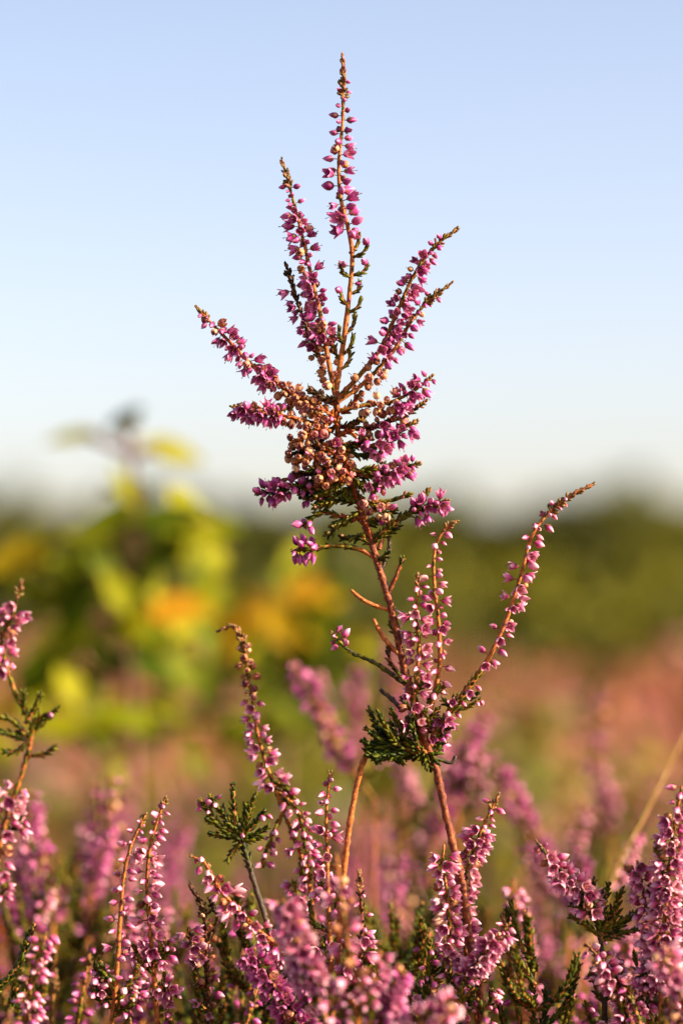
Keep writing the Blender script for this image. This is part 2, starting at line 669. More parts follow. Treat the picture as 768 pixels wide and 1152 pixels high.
def tree(h, w, mat, name, label, loc, cat='tree', group=None, nclump=260, dense=.45):
    root = tag(empty(name, loc), label, cat, group)
    mb = MB()
    tp = [np.array((rng.gauss(0, .03) * h * f, rng.gauss(0, .03) * h * f, h * f)) for f in (0, .3, .6, .9)]
    mb.tube(catmull(tp, h / 14), np.linspace(.035 * h, .008 * h, len(catmull(tp, h / 14))), 7, 2)
    limbs = []
    for k in range(9):
        f = rng.uniform(.2, .8)
        a = k * 2.4
        p0 = np.array((0, 0, h * f))
        p1 = p0 + np.array((math.cos(a) * w * .42, math.sin(a) * w * .42, h * .12))
        lp = catmull([p0, p0 * .5 + p1 * .5 + (0, 0, -.02 * h), p1], h / 14)
        mb.tube(lp, np.linspace(.014 * h, .004 * h, len(lp)), 5, 2)
        limbs.append(p1)
    mb.build('trunk', root, MT)
    cm = MB()
    lobes = [(p, rng.uniform(.16, .26)) for p in limbs] + [(np.array((rng.gauss(0, .12) * w, rng.gauss(0, .12) * w, h * f)), .2) for f in (.25, .45, .65, .8, .92)]
    for _ in range(nclump):
        p, rr = rng.choice(lobes)
        d = unit([rng.gauss(0, 1) for _ in range(3)]) * rng.random() ** .4
        q = p + d * np.array((rr * w, rr * w, rr * h * .8))
        q[2] = max(.03 * h, q[2])
        cm.add(clump(mat, 4), basis((rng.gauss(0, .4), rng.gauss(0, .4), 1), rng.random() * 6, .10 * w * rng.uniform(.6, 1.2), q), rng.random())
    cm.build('crown', root, MT)
    return root


def far_wood():
    """the far edge of the wood that closes the heath: one blurred mass"""
    mb = MB()
    protos = [clump(0, 6), clump(0, 6), clump(1, 6), clump(1, 6)]
    for k in range(240):
        x = -100 + 200 * k / 239 + rng.uniform(-.5, .5)
        y = 138 + rng.uniform(-4, 10)
        h = 6.9 + .35 * math.sin(x * .55) + .2 * math.sin(x * 1.3 + 1) + rng.uniform(-.25, .25)
        w = rng.uniform(2.0, 3.2)
        dk = rng.random() < .3
        mb.tube([np.array((x, y, 0)), np.array((x, y, h * .7))], (.12, .05), 5, 2)
        for _ in range(75):
            f = rng.random() ** .8
            a = rng.random() * 6.28
            rr = w * .5 * (1 - .55 * f) * rng.random() ** .5
            q = (x + rr * math.cos(a), y + rr * math.sin(a), .3 + (h - .5) * f)
            mb.add(protos[(2 if dk else 0) + rng.randrange(2)], basis((rng.gauss(0, .5), rng.gauss(0, .5), 1), rng.random() * 6, rng.uniform(.6, 1.0), q), rng.random())
    o = mb.build('far_wood', None, MT)
    tag(o, 'blurred olive green edge of a wood along the horizon', 'wood', None, 'stuff')


far_wood()


def gp(pxx, d, dz=0.0):
    p = P(pxx, 715, d)
    return np.array((p[0], p[1], ground_z(p[0], p[1]) - .02 + dz))


tree(7.0, 4.6, 1, 'broadleaf_tree', 'dark round tree rising at the right end of the wood edge', gp(690, 118), nclump=420)
tree(6.7, 4.2, 1, 'broadleaf_tree', 'dark tree on the horizon at the far left edge', gp(10, 118), nclump=380)
tree(.56, .75, 1, 'broom_bush', 'dark green bush behind the tall right flower spike', gp(605, 14.5), 'bush', nclump=300)
tree(1.15, 2.2, 0, 'broom_bush', 'olive green bush in front of the wood right of the bare stem', gp(500, 30), 'bush', nclump=300)
tree(1.2, 2.6, 0, 'broom_bush', 'broad olive bush under the dark round tree', gp(735, 30), 'bush', nclump=300)
tree(1.0, 2.6, 1, 'broom_bush', 'dark bush on the heath behind the yellowing sapling', gp(290, 26), 'bush', nclump=300)

MT.append(leafy('low_shrub_leaf', [(0, (.08, .09, .004)), (.5, (.16, .16, .005)), (1, (.26, .22, .008))], None, .35, .5, 40))
for x_, y_, d_, w_ in ((640, 890, 2.6, .26), (700, 935, 2.2, .22), (300, 880, 2.8, .28), (455, 880, 2.5, .26), (250, 930, 2.4, .2), (540, 960, 2.1, .18), (60, 870, 3.0, .26), (400, 850, 3.4, .3), (150, 960, 2.3, .2)):
    p_ = P(x_, y_, d_)
    tree(p_[2] + .08, w_, 3, 'low_shrub', 'low yellow green shrub showing as a blur among the pink heather', (p_[0], p_[1], ground_z(p_[0], p_[1]) - .02), 'shrub', 'low yellow green shrubs in the heather', 110)

# ------------------------------------------------------------------ saplings with yellowing leaves
ML = [
    leafy('sapling_leaf_green', [(0, (.05, .085, .002)), (.5, (.16, .19, .003)), (1, (.32, .31, .005))], None, .4, .6, 60, .1),
    leafy('sapling_leaf_yellow', [(0, (.32, .25, .005)), (.5, (.46, .29, .007)), (1, (.52, .25, .01))], None, .4, .6, 60, .1),
    leafy('sapling_leaf_blue_green', [(0, (.05, .085, .03)), (1, (.09, .14, .05))], None, .35, .4, 60),
    bark('sapling_bark', (.05, .02, .01), (.12, .05, .025), (.2, .1, .05), 60),
]


def broad_leaf(mat):
    t = T()
    rows = []
    for v in np.linspace(0, 1, 9):
        w = .30 * math.sin(math.pi * v ** .85) ** .8 + .004
        droop = -.22 * v * v
        rows.append([(v, u * w, droop + .10 * abs(u) * (1 - v * .5) + .012 * math.sin(9 * v * 3.14) * abs(u)) for u in (-1, -.5, 0, .5, 1)])
    t.grid(rows, mat)
    t.grid([[(-.22 + .3 * v, .012 * math.cos(a), .012 * math.sin(a) - .01) for a in (0, 2.1, 4.2)] for v in (0, 1)], 3, True)
    return t


BL = {k: broad_leaf(k) for k in range(3)}
BLM = {}
for k in BL:
    mb = MB(); mb.add(BL[k]); o = mb.build('leaf', None, ML); BLM[k] = o.data; bpy.data.objects.remove(o)


def sapling(label, d, axis, twigs, leaves, size):
    ax = px(d, *axis)
    gnd = to_ground(ax[0], (0.01, 0))
    base = gnd[0]
    root = tag(empty('sapling', base), label, 'sapling', 'saplings with broad leaves on the heath')
    mb = MB()
    c = catmull(rel(gnd + ax, base), .012)
    mb.tube(c, np.linspace(.0042, .0018, len(c)), 7, 3, 0, .08)
    mb.build('trunk', root, ML)
    for tw in twigs:
        mb = MB()
        c = catmull(rel(px(d, *tw), base), .01)
        mb.tube(c, np.linspace(.0032, .0012, len(c)), 6, 3, 0, .08)
        mb.build('branch', root, ML)
    k_ = 2 if label.startswith('low') else 1
    more = [(l[0] + rng.uniform(-26, 26), l[1] + rng.uniform(-14, 30), rng.choice((0, 0, l[2], l[2]) if k_ == 2 else (0, 0, 0, 0, l[2])), rng.uniform(0, 360), .8) for l in leaves * k_ if l[1] > 540]
    for lf in leaves + more:
        x, y, k, ang = lf[:4]
        s = lf[4] if len(lf) > 4 else 1
        p = P(x, y, d + rng.uniform(-.05, .05)) - base
        a = math.radians(ang)
        dirx = unit((math.cos(a), rng.uniform(-.35, .35), math.sin(a)))
        up = unit(np.array((.2 + rng.gauss(0, .3), (-.9 if k == 1 else -.5) + rng.gauss(0, .3), .8)))
        up = unit(up - dirx * up.dot(dirx))
        m = np.eye(4)
        sz = size * s * rng.uniform(.85, 1.15)
        m[:3, 0] = dirx * sz; m[:3, 1] = np.cross(up, dirx) * sz; m[:3, 2] = up * sz
        m[:3, 3] = p - dirx * sz * .5
        o = bpy.data.objects.new('leaf', BLM[k])
        col.objects.link(o)
        o.parent = root
        o.matrix_local = Matrix(m.tolist())
    return root


lv = [(82, 491, 0, 174, .95), (194, 507, 0, -3, 1.0), (146, 474, 0, 70, .5), (140, 470, 2, 40, .6), (142, 550, 0, 100, .7), (156, 556, 0, 80, .5), (120, 585, 0, 200, .8), (185, 578, 0, 20, .9),
      (215, 570, 0, 8, 1.0), (100, 600, 0, 170, .8), (185, 612, 0, 250, 1.0), (205, 608, 0, -20, .8), (20, 628, 1, 190, .9), (38, 622, 0, 175, 1), (60, 632, 0, 5, .9), (95, 640, 0, 260, .9),
      (120, 640, 1, 110, .7), (60, 672, 0, 200, 1.1), (85, 680, 0, 250, 1), (20, 660, 0, 160, 1), (135, 665, 0, 120, .7), (170, 690, 1, 200, .85), (200, 684, 1, 20, .85), (150, 705, 0, 240, .7), (225, 690, 1, 10, .7),
      (20, 700, 0, 190, 1), (70, 730, 0, 230, 1), (110, 740, 0, 120, 1), (150, 745, 0, 200, .9), (190, 730, 0, 40, 1), (40, 760, 0, 240, .9), (90, 775, 0, 270, .9), (225, 600, 0, 10, .9),
      (245, 590, 0, 5, .8), (230, 640, 0, 60, .8), (120, 815, 0, 185, 1.0), (150, 808, 0, 5, .9), (205, 700, 0, 300, .9), (165, 650, 0, 80, .8)]
sapling('tall sapling at left with two blue green leaves spread at its top', 1.6,
        [(150, 830), (148, 760), (140, 690), (150, 620), (152, 560), (148, 520), (146, 480)],
        [[(150, 560), (120, 585), (95, 600)], [(148, 640), (90, 650), (30, 640)], [(150, 620), (190, 590), (245, 585)], [(142, 700), (90, 690), (50, 680)],
         [(142, 720), (180, 695), (215, 690)], [(147, 510), (110, 495), (95, 492)], [(147, 512), (170, 507), (185, 507)], [(146, 770), (100, 760), (50, 750)]],
        lv, .037)
lv = [(235, 690, 1, 190, 1.2), (262, 698, 1, 175, 1.1), (285, 694, 1, 5, 1.1), (240, 695, 1, 190, 1.1), (275, 685, 1, 10, 1.15), (300, 690, 1, -10, 1.0), (255, 712, 1, 230, .9), (345, 668, 1, 60, .8), (365, 672, 1, 20, .8), (335, 700, 0, 220, .9), (375, 715, 1, 5, .9),
      (350, 735, 0, 200, 1), (385, 745, 0, -15, 1), (310, 745, 0, 190, .9), (345, 775, 0, 215, 1), (400, 760, 0, 10, .9), (300, 775, 0, 170, .9), (270, 740, 0, 200, 1), (240, 760, 0, 180, 1),
      (425, 735, 0, 10, .8), (330, 810, 0, 200, .9), (290, 820, 0, 190, .9), (375, 800, 0, 0, .9), (345, 640, 0, 70, .6), (240, 800, 0, 180, .9)]
sapling('low sapling with bright yellow leaves behind the nodding spike', 1.9,
        [(320, 880), (318, 810), (322, 740), (335, 690), (345, 645)],
        [[(320, 780), (280, 745), (245, 750)], [(322, 740), (285, 700), (250, 695)], [(325, 730), (360, 720), (400, 740)], [(320, 800), (370, 780), (410, 760)], [(320, 830), (290, 820), (245, 805)]],
        lv, .044)
lv = [(15, 755, 0, 190, 1), (45, 790, 0, 200, 1), (5, 800, 1, 180, .8), (180, 790, 0, 200, 1), (215, 760, 0, 20, 1), (200, 815, 0, 180, 1), (70, 815, 0, 10, .9), (130, 790, 1, 190, .7), (20, 830, 0, 180, .9),
      (225, 830, 0, 10, .9), (160, 840, 0, 190, .8)]
sapling('short green sapling low between the tall sapling and heather', 1.75,
        [(120, 900), (118, 840), (122, 780)], [[(119, 850), (60, 815), (20, 790)], [(119, 840), (180, 810), (220, 790)]], lv, .037)

# ------------------------------------------------------------------ the tall heather plant in focus
def std(f0, f1, per=7, kind='mix', size=3.5, caps=None):
    out = [(f0, f1, kind, per, size), (f1, min(1, f1 + .10), 'bud', per * .9, size * .72)]
    if caps:
        out.append((caps[0], caps[1], 'seed_capsule', caps[2] if len(caps) > 2 else 10, 3.6))
    return out


def lf(sp=1.5, ln=2.0, splay=.22, mat='leaf', t0=0.02, t1=.98):
    return [(t0, t1, sp, ln, splay, mat)]


def build_plant(root, base, specs):
    items = []
    for sp in specs:
        sp = dict(sp)
        nm = sp.pop('n')
        pts = rel(sp.pop('p'), base)
        mb, fls = branch(pts, **sp)
        o = mb.build(nm, root)
        items += [(o, f) for f in fls]
    place_flowers(root, base, items)


stem_pts = px(D0, (541, 1160, 4), (531, 1080, 2), (518, 990), (502, 920), (490, 865), (481, 842))
gnd = to_ground(stem_pts[0], (.008, .004))
base = gnd[0]
root = thing('heather_plant', 'tall heather plant standing high above the rest on a bare red brown stem', base)
C = lambda *p: px(D0, *p)
spikes = [
    dict(n='stem', p=gnd + stem_pts, r=(1.6, 1.3), stem='stem_red', leaf=[(.6, .99, 1.8, 1.2, .5, 'leaf_red')], bump=.22),
    dict(n='stem', p=C((481, 842), (472, 812), (457, 762), (441, 690), (426, 638), (408, 580), (393, 533), (381, 492), (378, 440)), r=(1.35, 1.0), stem='stem_red',
         leaf=[(.05, .55, 1.7, 1.3, .5, 'leaf_red'), (.58, .98, 1.3, 2.2, .5, 'leaf_red')], bump=.2),
    # the crown of spikes
    dict(n='flower_spike', p=C((378, 440), (382, 412), (388, 372), (394, 320), (396, 285), (391, 255), (383, 222), (381, 185), (385, 140), (386, 100), (385, 63)), r=(.95, .4),
         fl=[(.46, .74, 'mix', 9, 3.9), (.74, .86, 'bud', 8, 3.3), (.86, .93, 'bud', 5, 2.2), (.22, .47, 'mixb', 1.6, 2.9)], leaf=lf(1.7, 1.9, .12, 'leaf'), tip=.13, droop=.12, bias=(0, -.1, 0)),
    *[dict(n='leafy_shoot', p=C(a, ((a[0] + b[0]) / 2 + (1 if b[0] > a[0] else -1) * 2, (a[1] + b[1]) / 2 + 3, z), (*b, z)), r=(.5, .35), leaf=lf(1.0, 2.1, .30, 'leaf'),
           fl=[(.9, 1.0, 'bud', 12, 3.2)] if f else (), droop=0, bias=(0, 0, 0))
      for a, b, z, f in (((393, 285), (404, 264), 3, 0), ((396, 290), (414, 274), -3, 1), ((396, 310), (413, 298), 2, 1), ((394, 312), (384, 298), -4, 1), ((393, 345), (383, 326), 0, 1), ((392, 352), (406, 335), -3, 0),
                         ((390, 375), (399, 353), 3, 0), ((388, 388), (381, 368), -3, 0), ((387, 398), (397, 377), -5, 0), ((384, 405), (377, 388), 4, 0), ((384, 415), (394, 397), 3, 0), ((395, 330), (404, 318), 5, 0))],
    dict(n='flower_spike', p=C((377, 445), (370, 410), (362, 362), (352, 318), (341, 270), (329, 222), (317, 180)), r=(.9, .35),
         fl=std(.22, .80, 11, caps=(.03, .3, 8)), leaf=lf(1.8, 1.9, .15), tip=.13, droop=.15, bias=(-.28, -.25, 0)),
    dict(n='flower_spike', p=C((361, 408, 8), (345, 368, 10), (333, 335, 12), (322, 298, 12)), r=(.7, .35),
         fl=[(.15, .8, 'mix', 9, 3.3), (0, .35, 'seed_capsule', 8, 3.4)], leaf=lf(1.0, 2.1, .35, 'leaf_brown'), tip=.16, tipmat='leaf_brown', droop=.2, bias=(-.25, .1, 0)),
    dict(n='flower_spike', p=C((380, 448), (402, 425), (428, 392), (447, 350), (464, 312), (486, 280), (513, 258)), r=(.9, .35),
         fl=std(.30, .82, 10), leaf=lf(1.4, 2.0, .18), tip=.14, droop=.3, bias=(.1, -.2, 0)),
    dict(n='flower_spike', p=C((380, 452, -4), (410, 430, -4), (440, 398, -2), (462, 362), (482, 338), (507, 319)), r=(.8, .35),
         fl=std(.30, .78, 9, caps=(.12, .35, 9)), leaf=lf(1.3, 2.0, .2), tip=.2, droop=.3, bias=(.1, -.15, -.1)),
    dict(n='flower_spike', p=C((372, 478), (348, 455), (318, 436), (285, 412), (252, 378), (222, 347)), r=(.8, .35),
         fl=std(.40, .86, 12, caps=(.08, .48, 13)), leaf=lf(1.3, 1.9, .18, 'leaf_red'), tip=.10, droop=.45, bias=(-.05, -.3, -.25)),
    dict(n='flower_spike', p=C((372, 485, -6), (345, 474, -12), (318, 468, -14), (290, 464, -12), (262, 458, -8)), r=(.8, .4),
         fl=[(.5, .97, 'mix', 19, 3.6), (.08, .6, 'seed_capsule', 10, 3.7)], leaf=lf(1.4, 1.9, .2, 'leaf_red'), tip=.08, droop=.35, bias=(-.05, -.25, -.1)),
    dict(n='flower_spike', p=C((380, 462, -6), (410, 456, -8), (440, 452, -6), (464, 440), (485, 424)), r=(.75, .35),
         fl=std(.55, .9, 13, caps=(.18, .62, 11)), leaf=lf(1.4, 1.9, .18, 'leaf'), tip=.08, droop=.3, bias=(.0, -.2, -.1)),
    dict(n='flower_spike', p=C((383, 480), (412, 482, 4), (438, 474, 6), (458, 466, 6), (478, 452, 6)), r=(.75, .35),
         fl=[(.2, .75, 'mixc', 11, 3.6)], leaf=lf(1.2, 2.2, .28, 'leaf_brown'), tip=.12, droop=.35, bias=(.05, -.1, -.1)),
    dict(n='flower_spike', p=C((385, 500, -4), (412, 502, -10), (436, 498, -8), (452, 484, -6), (468, 474, -4)), r=(.75, .35),
         fl=[(.25, .95, 'mix', 12, 3.5)], leaf=lf(1.2, 2.3, .3, 'leaf'), tip=.1, droop=.3, bias=(.1, -.25, -.1)),
    dict(n='flower_spike', p=C((388, 520), (412, 536, -4), (435, 534, -4), (452, 527, -4), (470, 522)), r=(.75, .35),
         fl=[(.45, .95, 'mix', 17, 3.5), (.25, .5, 'seed_capsule', 7, 3.4)], leaf=lf(1.1, 2.4, .35, 'leaf'), tip=.1, droop=.3, bias=(.0, -.15, 0)),
    dict(n='flower_spike', p=C((390, 527), (362, 540, -4), (335, 546, -6), (312, 552, -6), (290, 556)), r=(.75, .35),
         fl=[(.62, .98, 'mixb', 15, 3.4), (.1, .5, 'seed_capsule', 4, 3.3)], leaf=lf(1.0, 2.4, .38, 'leaf_dark'), tip=.08, droop=.25, bias=(-.1, -.1, 0)),
    dict(n='flower_spike', p=C((388, 532, 6), (350, 533, 8), (318, 540, 8), (302, 544, 8)), r=(.7, .4), leaf=lf(1.1, 2.2, .3, 'leaf_red'), tip=.2),
    # withered clusters hanging in front of the crown
    dict(n='flower_spike', p=C((376, 470, -6), (358, 482, -16), (342, 492, -22), (328, 498, -24)), r=(.65, .4), fl=[(.2, 1, 'seed_capsule', 9, 3.6), (.1, .9, 'mixb', 3.5, 2.9)], leaf=lf(1.0, 2.2, .45, 'leaf_red'), droop=.3, bias=(-.1, -.3, 0)),
    dict(n='flower_spike', p=C((380, 492, -6), (362, 508, -18), (348, 516, -24), (332, 520, -26)), r=(.65, .4), fl=[(.2, 1, 'seed_capsule', 9, 3.6), (.1, .9, 'mixb', 3.5, 2.9)], leaf=lf(1.0, 2.2, .45, 'leaf_red'), droop=.3, bias=(-.1, -.3, 0)),
    dict(n='flower_spike', p=C((382, 505, -6), (372, 524, -18), (362, 538, -22), (364, 548, -22)), r=(.65, .4), fl=[(.2, 1, 'seed_capsule', 9, 3.6), (.1, .9, 'mixb', 3.5, 2.9)], leaf=lf(1.0, 2.2, .45, 'leaf_red'), droop=.3, bias=(0, -.3, 0)),
    dict(n='flower_spike', p=C((382, 500, -6), (390, 520, -16), (384, 542, -20)), r=(.65, .4), fl=[(.2, 1, 'seed_capsule', 11, 3.6)], leaf=lf(1.0, 2.2, .45, 'leaf_red'), droop=.3, bias=(0, -.3, 0)),
    dict(n='flower_spike', p=C((376, 455, 4), (352, 448, 12), (330, 452, 18), (318, 462, 18)), r=(.65, .4), fl=[(.2, 1, 'seed_capsule', 8, 3.5), (.1, .9, 'mix', 3.5, 3.0)], leaf=lf(1.3, 1.9, .3, 'leaf_brown'), droop=.3, bias=(-.1, -.2, 0)),
    dict(n='flower_spike', p=C((378, 478, 6), (356, 500, 12), (338, 508, 14), (322, 512, 14)), r=(.65, .4), fl=[(.2, 1, 'seed_capsule', 11, 3.6)], leaf=lf(1.0, 2.2, .35, 'leaf_dark'), droop=.3),
    # green shoots in the crown
    dict(n='leafy_shoot', p=C((385, 500, -8), (402, 512, -14), (425, 512, -12)), r=(.6, .4), leaf=lf(.9, 2.5, .4, 'leaf_dark'), tip=.1),
    dict(n='leafy_shoot', p=C((390, 525, -8), (404, 545, -12), (420, 552, -12)), r=(.6, .4), leaf=lf(.9, 2.5, .4, 'leaf'), tip=.1),
    dict(n='leafy_shoot', p=C((388, 520, -6), (400, 530, -14), (424, 526, -14)), r=(.6, .4), leaf=lf(.9, 2.5, .4, 'leaf'), tip=.1),
    dict(n='leafy_shoot', p=C((386, 520, 8), (400, 500, 14), (428, 520, 14)), r=(.6, .4), leaf=lf(.9, 2.5, .4, 'leaf_dark'), tip=.1),
    dict(n='leafy_shoot', p=C((392, 532, -6), (378, 548, -14), (352, 560, -14)), r=(.6, .4), leaf=lf(.9, 2.6, .4, 'leaf'), tip=.1),
    dict(n='leafy_shoot', p=C((391, 530, 6), (370, 545, 10), (338, 556, 10)), r=(.6, .4), leaf=lf(.9, 2.5, .4, 'leaf_dark'), tip=.1),
    dict(n='leafy_shoot', p=C((383, 512), (362, 530, 4), (332, 532, 6)), r=(.6, .4), leaf=lf(.9, 2.4, .4, 'leaf_brown'), tip=.1),
    dict(n='leafy_shoot', p=C((388, 520, -8), (378, 512, -18), (368, 505, -22)), r=(.6, .4), leaf=lf(.9, 2.3, .42, 'leaf_red'), tip=.1),
    dict(n='leafy_shoot', p=C((380, 480, -6), (372, 466, -14), (360, 460, -18)), r=(.6, .4), leaf=lf(.9, 2.3, .42, 'leaf_red'), tip=.1),
    dict(n='leafy_shoot', p=C((382, 490, -6), (392, 486, -14), (400, 490, -16)), r=(.6, .4), leaf=lf(.9, 2.3, .42, 'leaf_red'), tip=.1),
    *[dict(n='leafy_shoot', p=C(a, ((a[0] + b[0]) / 2, (a[1] + b[1]) / 2 + 3, z * .6), (*b, z)), r=(.55, .35), leaf=lf(.9, 2.6, .42, m_), tip=.1, fam='deep',
           fl=[(.6, 1, 'mixb', 11, 3.3)] if f else ())
      for a, b, z, m_, f in (((386, 505), (352, 500), -22, 'leaf_brown', 0), ((384, 470), (350, 466), -20, 'leaf_red', 0), ((380, 450), (346, 438), -10, 'leaf_brown', 0), ((386, 515), (346, 528), -26, 'leaf_dark', 0),
                             ((390, 530), (372, 520), -28, 'leaf_brown', 0), ((384, 480), (408, 470), -20, 'leaf_brown', 0), ((386, 500), (416, 492), -16, 'leaf_brown', 1), ((384, 465), (402, 446), 8, 'leaf_red', 0),
                             ((392, 540), (430, 548), -10, 'leaf', 1), ((396, 548), (352, 572), -8, 'leaf', 0), ((398, 552), (340, 560), 6, 'leaf_dark', 1), ((404, 575), (372, 592), -6, 'leaf', 0), ((402, 566), (352, 548), -10, 'leaf_dark', 0),
                             ((412, 600), (384, 604), 4, 'leaf', 0), ((416, 606), (448, 592), 6, 'leaf_dark', 0), ((410, 590), (446, 572), 8, 'leaf', 0), ((394, 540), (318, 548), -4, 'leaf', 1), ((392, 536), (440, 522), 10, 'leaf_dark', 0))],
    # lower side shoots
    dict(n='flower_spike', p=C((420, 612), (432, 598, -4), (452, 582, -4), (478, 571), (503, 564)), r=(.85, .35),
         fl=[(.58, .97, 'mix', 15, 3.5)], leaf=lf(1.0, 2.6, .4, 'leaf'), tip=.08, droop=.3, bias=(.05, -.2, 0)),
    dict(n='leafy_shoot', p=C((458, 578), (470, 566), (482, 551)), r=(.6, .4), leaf=lf(1.0, 2.2, .25, 'leaf'), tip=.3),
    dict(n='flower_spike', p=C((400, 555), (414, 566, -4), (428, 574, -6), (440, 578, -4)), r=(.65, .35),
         fl=[(.3, 1, 'seed_capsule', 10, 3.6), (.6, 1, 'bud', 6, 3.2)], leaf=lf(1.2, 2.1, .25, 'leaf'), droop=.45, bias=(0, -.2, -.1)),
    dict(n='leafy_shoot', p=C((414, 566), (435, 564, -2), (462, 556, -2)), r=(.6, .35), leaf=lf(1.0, 2.4, .25, 'leaf'), tip=.25),
    dict(n='flower_spike', p=C((421, 627), (404, 618), (378, 614), (352, 617), (331, 619)), r=(.85, .35),
         fl=[(.72, 1.0, 'bud', 17, 3.6)], leaf=lf(1.3, 2.3, .3, 'leaf', .2), tip=.07, droop=.15, bias=(-.2, -.1, -.1)),
    dict(n='flower_spike', p=C((407, 583), (386, 582), (366, 576), (352, 582), (342, 594)), r=(.75, .35),
         fl=[(.85, 1.0, 'bud', 12, 3.6)], leaf=[(.35, .98, 1.0, 2.4, .4, 'leaf'), (.0, .4, 1.4, 2.2, .4, 'leaf_red')], tip=.0, droop=.3, bias=(-.2, 0, 0)),
    dict(n='leafy_shoot', p=C((386, 582), (376, 596), (366, 602)), r=(.55, .3), leaf=lf(1.0, 2.4, .4, 'leaf_dark'), tip=.2),
    dict(n='leafy_shoot', p=C((400, 560), (384, 560), (366, 572)), r=(.55, .3), leaf=lf(1.0, 2.3, .35, 'leaf'), tip=.2),
    dict(n='leafy_shoot', p=C((398, 548), (376, 556), (356, 566)), r=(.55, .3), leaf=lf(1.0, 2.4, .35, 'leaf'), tip=.2),
    dict(n='twig', p=C((430, 640), (434, 628, 4), (438, 612, 6), (436, 604, 6)), r=(.7, .5), stem='stem_dark', leaf=lf(1.2, 1.7, .25, 'leaf_brown')),
    dict(n='twig', p=C((426, 618), (432, 600, 6), (438, 582, 8)), r=(.8, .6), stem='stem_red', leaf=lf(2.0, 1.4, .3, 'leaf_red')),
    dict(n='twig', p=C((436, 668), (444, 652, -2), (449, 638, -2), (453, 628, -2)), r=(.75, .5), stem='stem_red', leaf=[(.1, .9, 1.4, 1.7, .2, 'leaf_red'), (.8, 1, .6, 2, .4, 'leaf')]),
    dict(n='twig', p=C((438, 686), (424, 682, -2), (408, 675, -4), (395, 664, -4)), r=(.8, .55), stem='stem', leaf=lf(2.4, 1.3, .3, 'leaf_red'), bump=.2),
    dict(n='twig', p=C((452, 738), (440, 728, -3), (428, 712, -5), (420, 697, -5)), r=(.85, .6), stem='stem', leaf=lf(2.4, 1.3, .3, 'leaf_red'), bump=.2),
    dict(n='flower_spike', p=C((456, 770), (440, 758), (420, 745), (398, 735), (384, 724), (374, 713)), r=(.8, .35), stem='stem_dark', fam='pale',
         fl=[(.8, 1.0, 'bud', 14, 3.4)], leaf=lf(1.3, 2.2, .25, 'leaf'), tip=.06, droop=.1, bias=(-.1, -.1, 0)),
    dict(n='twig', p=C((451, 798), (442, 788, 4), (428, 776, 6)), r=(.75, .6), stem='stem_dark', leaf=lf(1.0, 1.7, .15, 'leaf_brown')),
    dict(n='leafy_shoot', p=C((450, 758), (440, 746, -4), (436, 730, -5)), r=(.55, .4), leaf=lf(1.0, 2.1, .3, 'leaf_brown'), tip=.2, tipmat='leaf_brown'),
    *[dict(n='leafy_shoot', p=C(a, ((a[0] + b[0]) / 2, (a[1] + b[1]) / 2 + 2, z * .6), (*b, z)), r=(.5, .35), leaf=lf(1.0, 2.3, .4, m_), tip=.1)
      for a, b, z, m_ in (((412, 592), (428, 580), 4, 'leaf_dark'), ((418, 612), (406, 602), -5, 'leaf'), ((424, 630), (436, 622), -4, 'leaf_dark'), ((447, 716), (440, 702), 4, 'leaf_dark'), ((458, 768), (446, 756), -6, 'leaf'),
                          ((462, 782), (476, 766), -8, 'leaf'), ((466, 800), (452, 786), -8, 'leaf_dark'), ((478, 812), (492, 798), -8, 'leaf'), ((488, 828), (506, 818), -6, 'leaf_dark'), ((484, 818), (478, 800), -10, 'leaf'),
                          ((504, 800), (512, 782), -4, 'leaf'), ((520, 786), (536, 780), 4, 'leaf_dark'), ((514, 795), (498, 788), 4, 'leaf_dark'), ((470, 790), (460, 770), 6, 'leaf_dark'))],
    # three tall spikes from the lower fork
    dict(n='flower_spike', p=C((484, 838), (500, 808), (528, 772), (552, 735), (571, 692), (586, 645), (597, 605), (614, 580), (638, 560), (666, 545)), r=(1.0, .4), fam='pale',
         fl=[(.30, .50, 'mix', 5.5, 3.6), (.50, .70, 'mix', 7, 3.7), (.70, .82, 'bud', 6.5, 3.3), (.82, .91, 'bud', 6, 2.2), (.10, .24, 'mixb', 5, 3.0)],
         leaf=[(.26, .98, 1.8, 1.8, .12, 'leaf'), (.02, .28, 1.1, 2.3, .35, 'leaf')], tip=.17, droop=.35, bias=(.35, -.2, 0)),
    dict(n='flower_spike', p=C((478, 830, 3), (486, 790, 4), (494, 750, 4), (493, 700, 4), (488, 655, 4), (489, 618, 4), (500, 595, 4), (513, 587, 4)), r=(.9, .4), fam='pale',
         fl=[(.18, .72, 'mixb', 6.0, 3.7), (.72, .93, 'bud', 6, 3.2)], leaf=lf(1.8, 1.9, .15, 'leaf'), tip=.07, droop=.35, bias=(.3, -.15, 0)),
    dict(n='flower_spike', p=C((466, 835, -4), (464, 800, -4), (468, 765, -4), (471, 725, -4), (468, 690, -4), (470, 648, -4)), r=(.85, .35), fam='pale',
         fl=[(.05, .80, 'mix', 8.5, 3.7), (.80, .96, 'bud', 8, 3.2)], leaf=lf(1.5, 2.0, .2, 'leaf'), tip=.08, droop=.35, bias=(.1, -.2, 0)),
    dict(n='flower_spike', p=C((482, 838, 4), (488, 828, 6), (494, 818, 6), (500, 806, 6)), r=(.7, .4), fam='deep', fl=[(.2, 1, 'flower', 16, 3.6)], leaf=lf(1.2, 2, .3, 'leaf_dark'), bias=(.2, 0, 0)),
    dict(n='leafy_shoot', p=C((496, 812), (510, 798), (522, 786)), r=(.55, .4), leaf=lf(1.2, 2.2, .3, 'leaf_dark'), tip=.1),
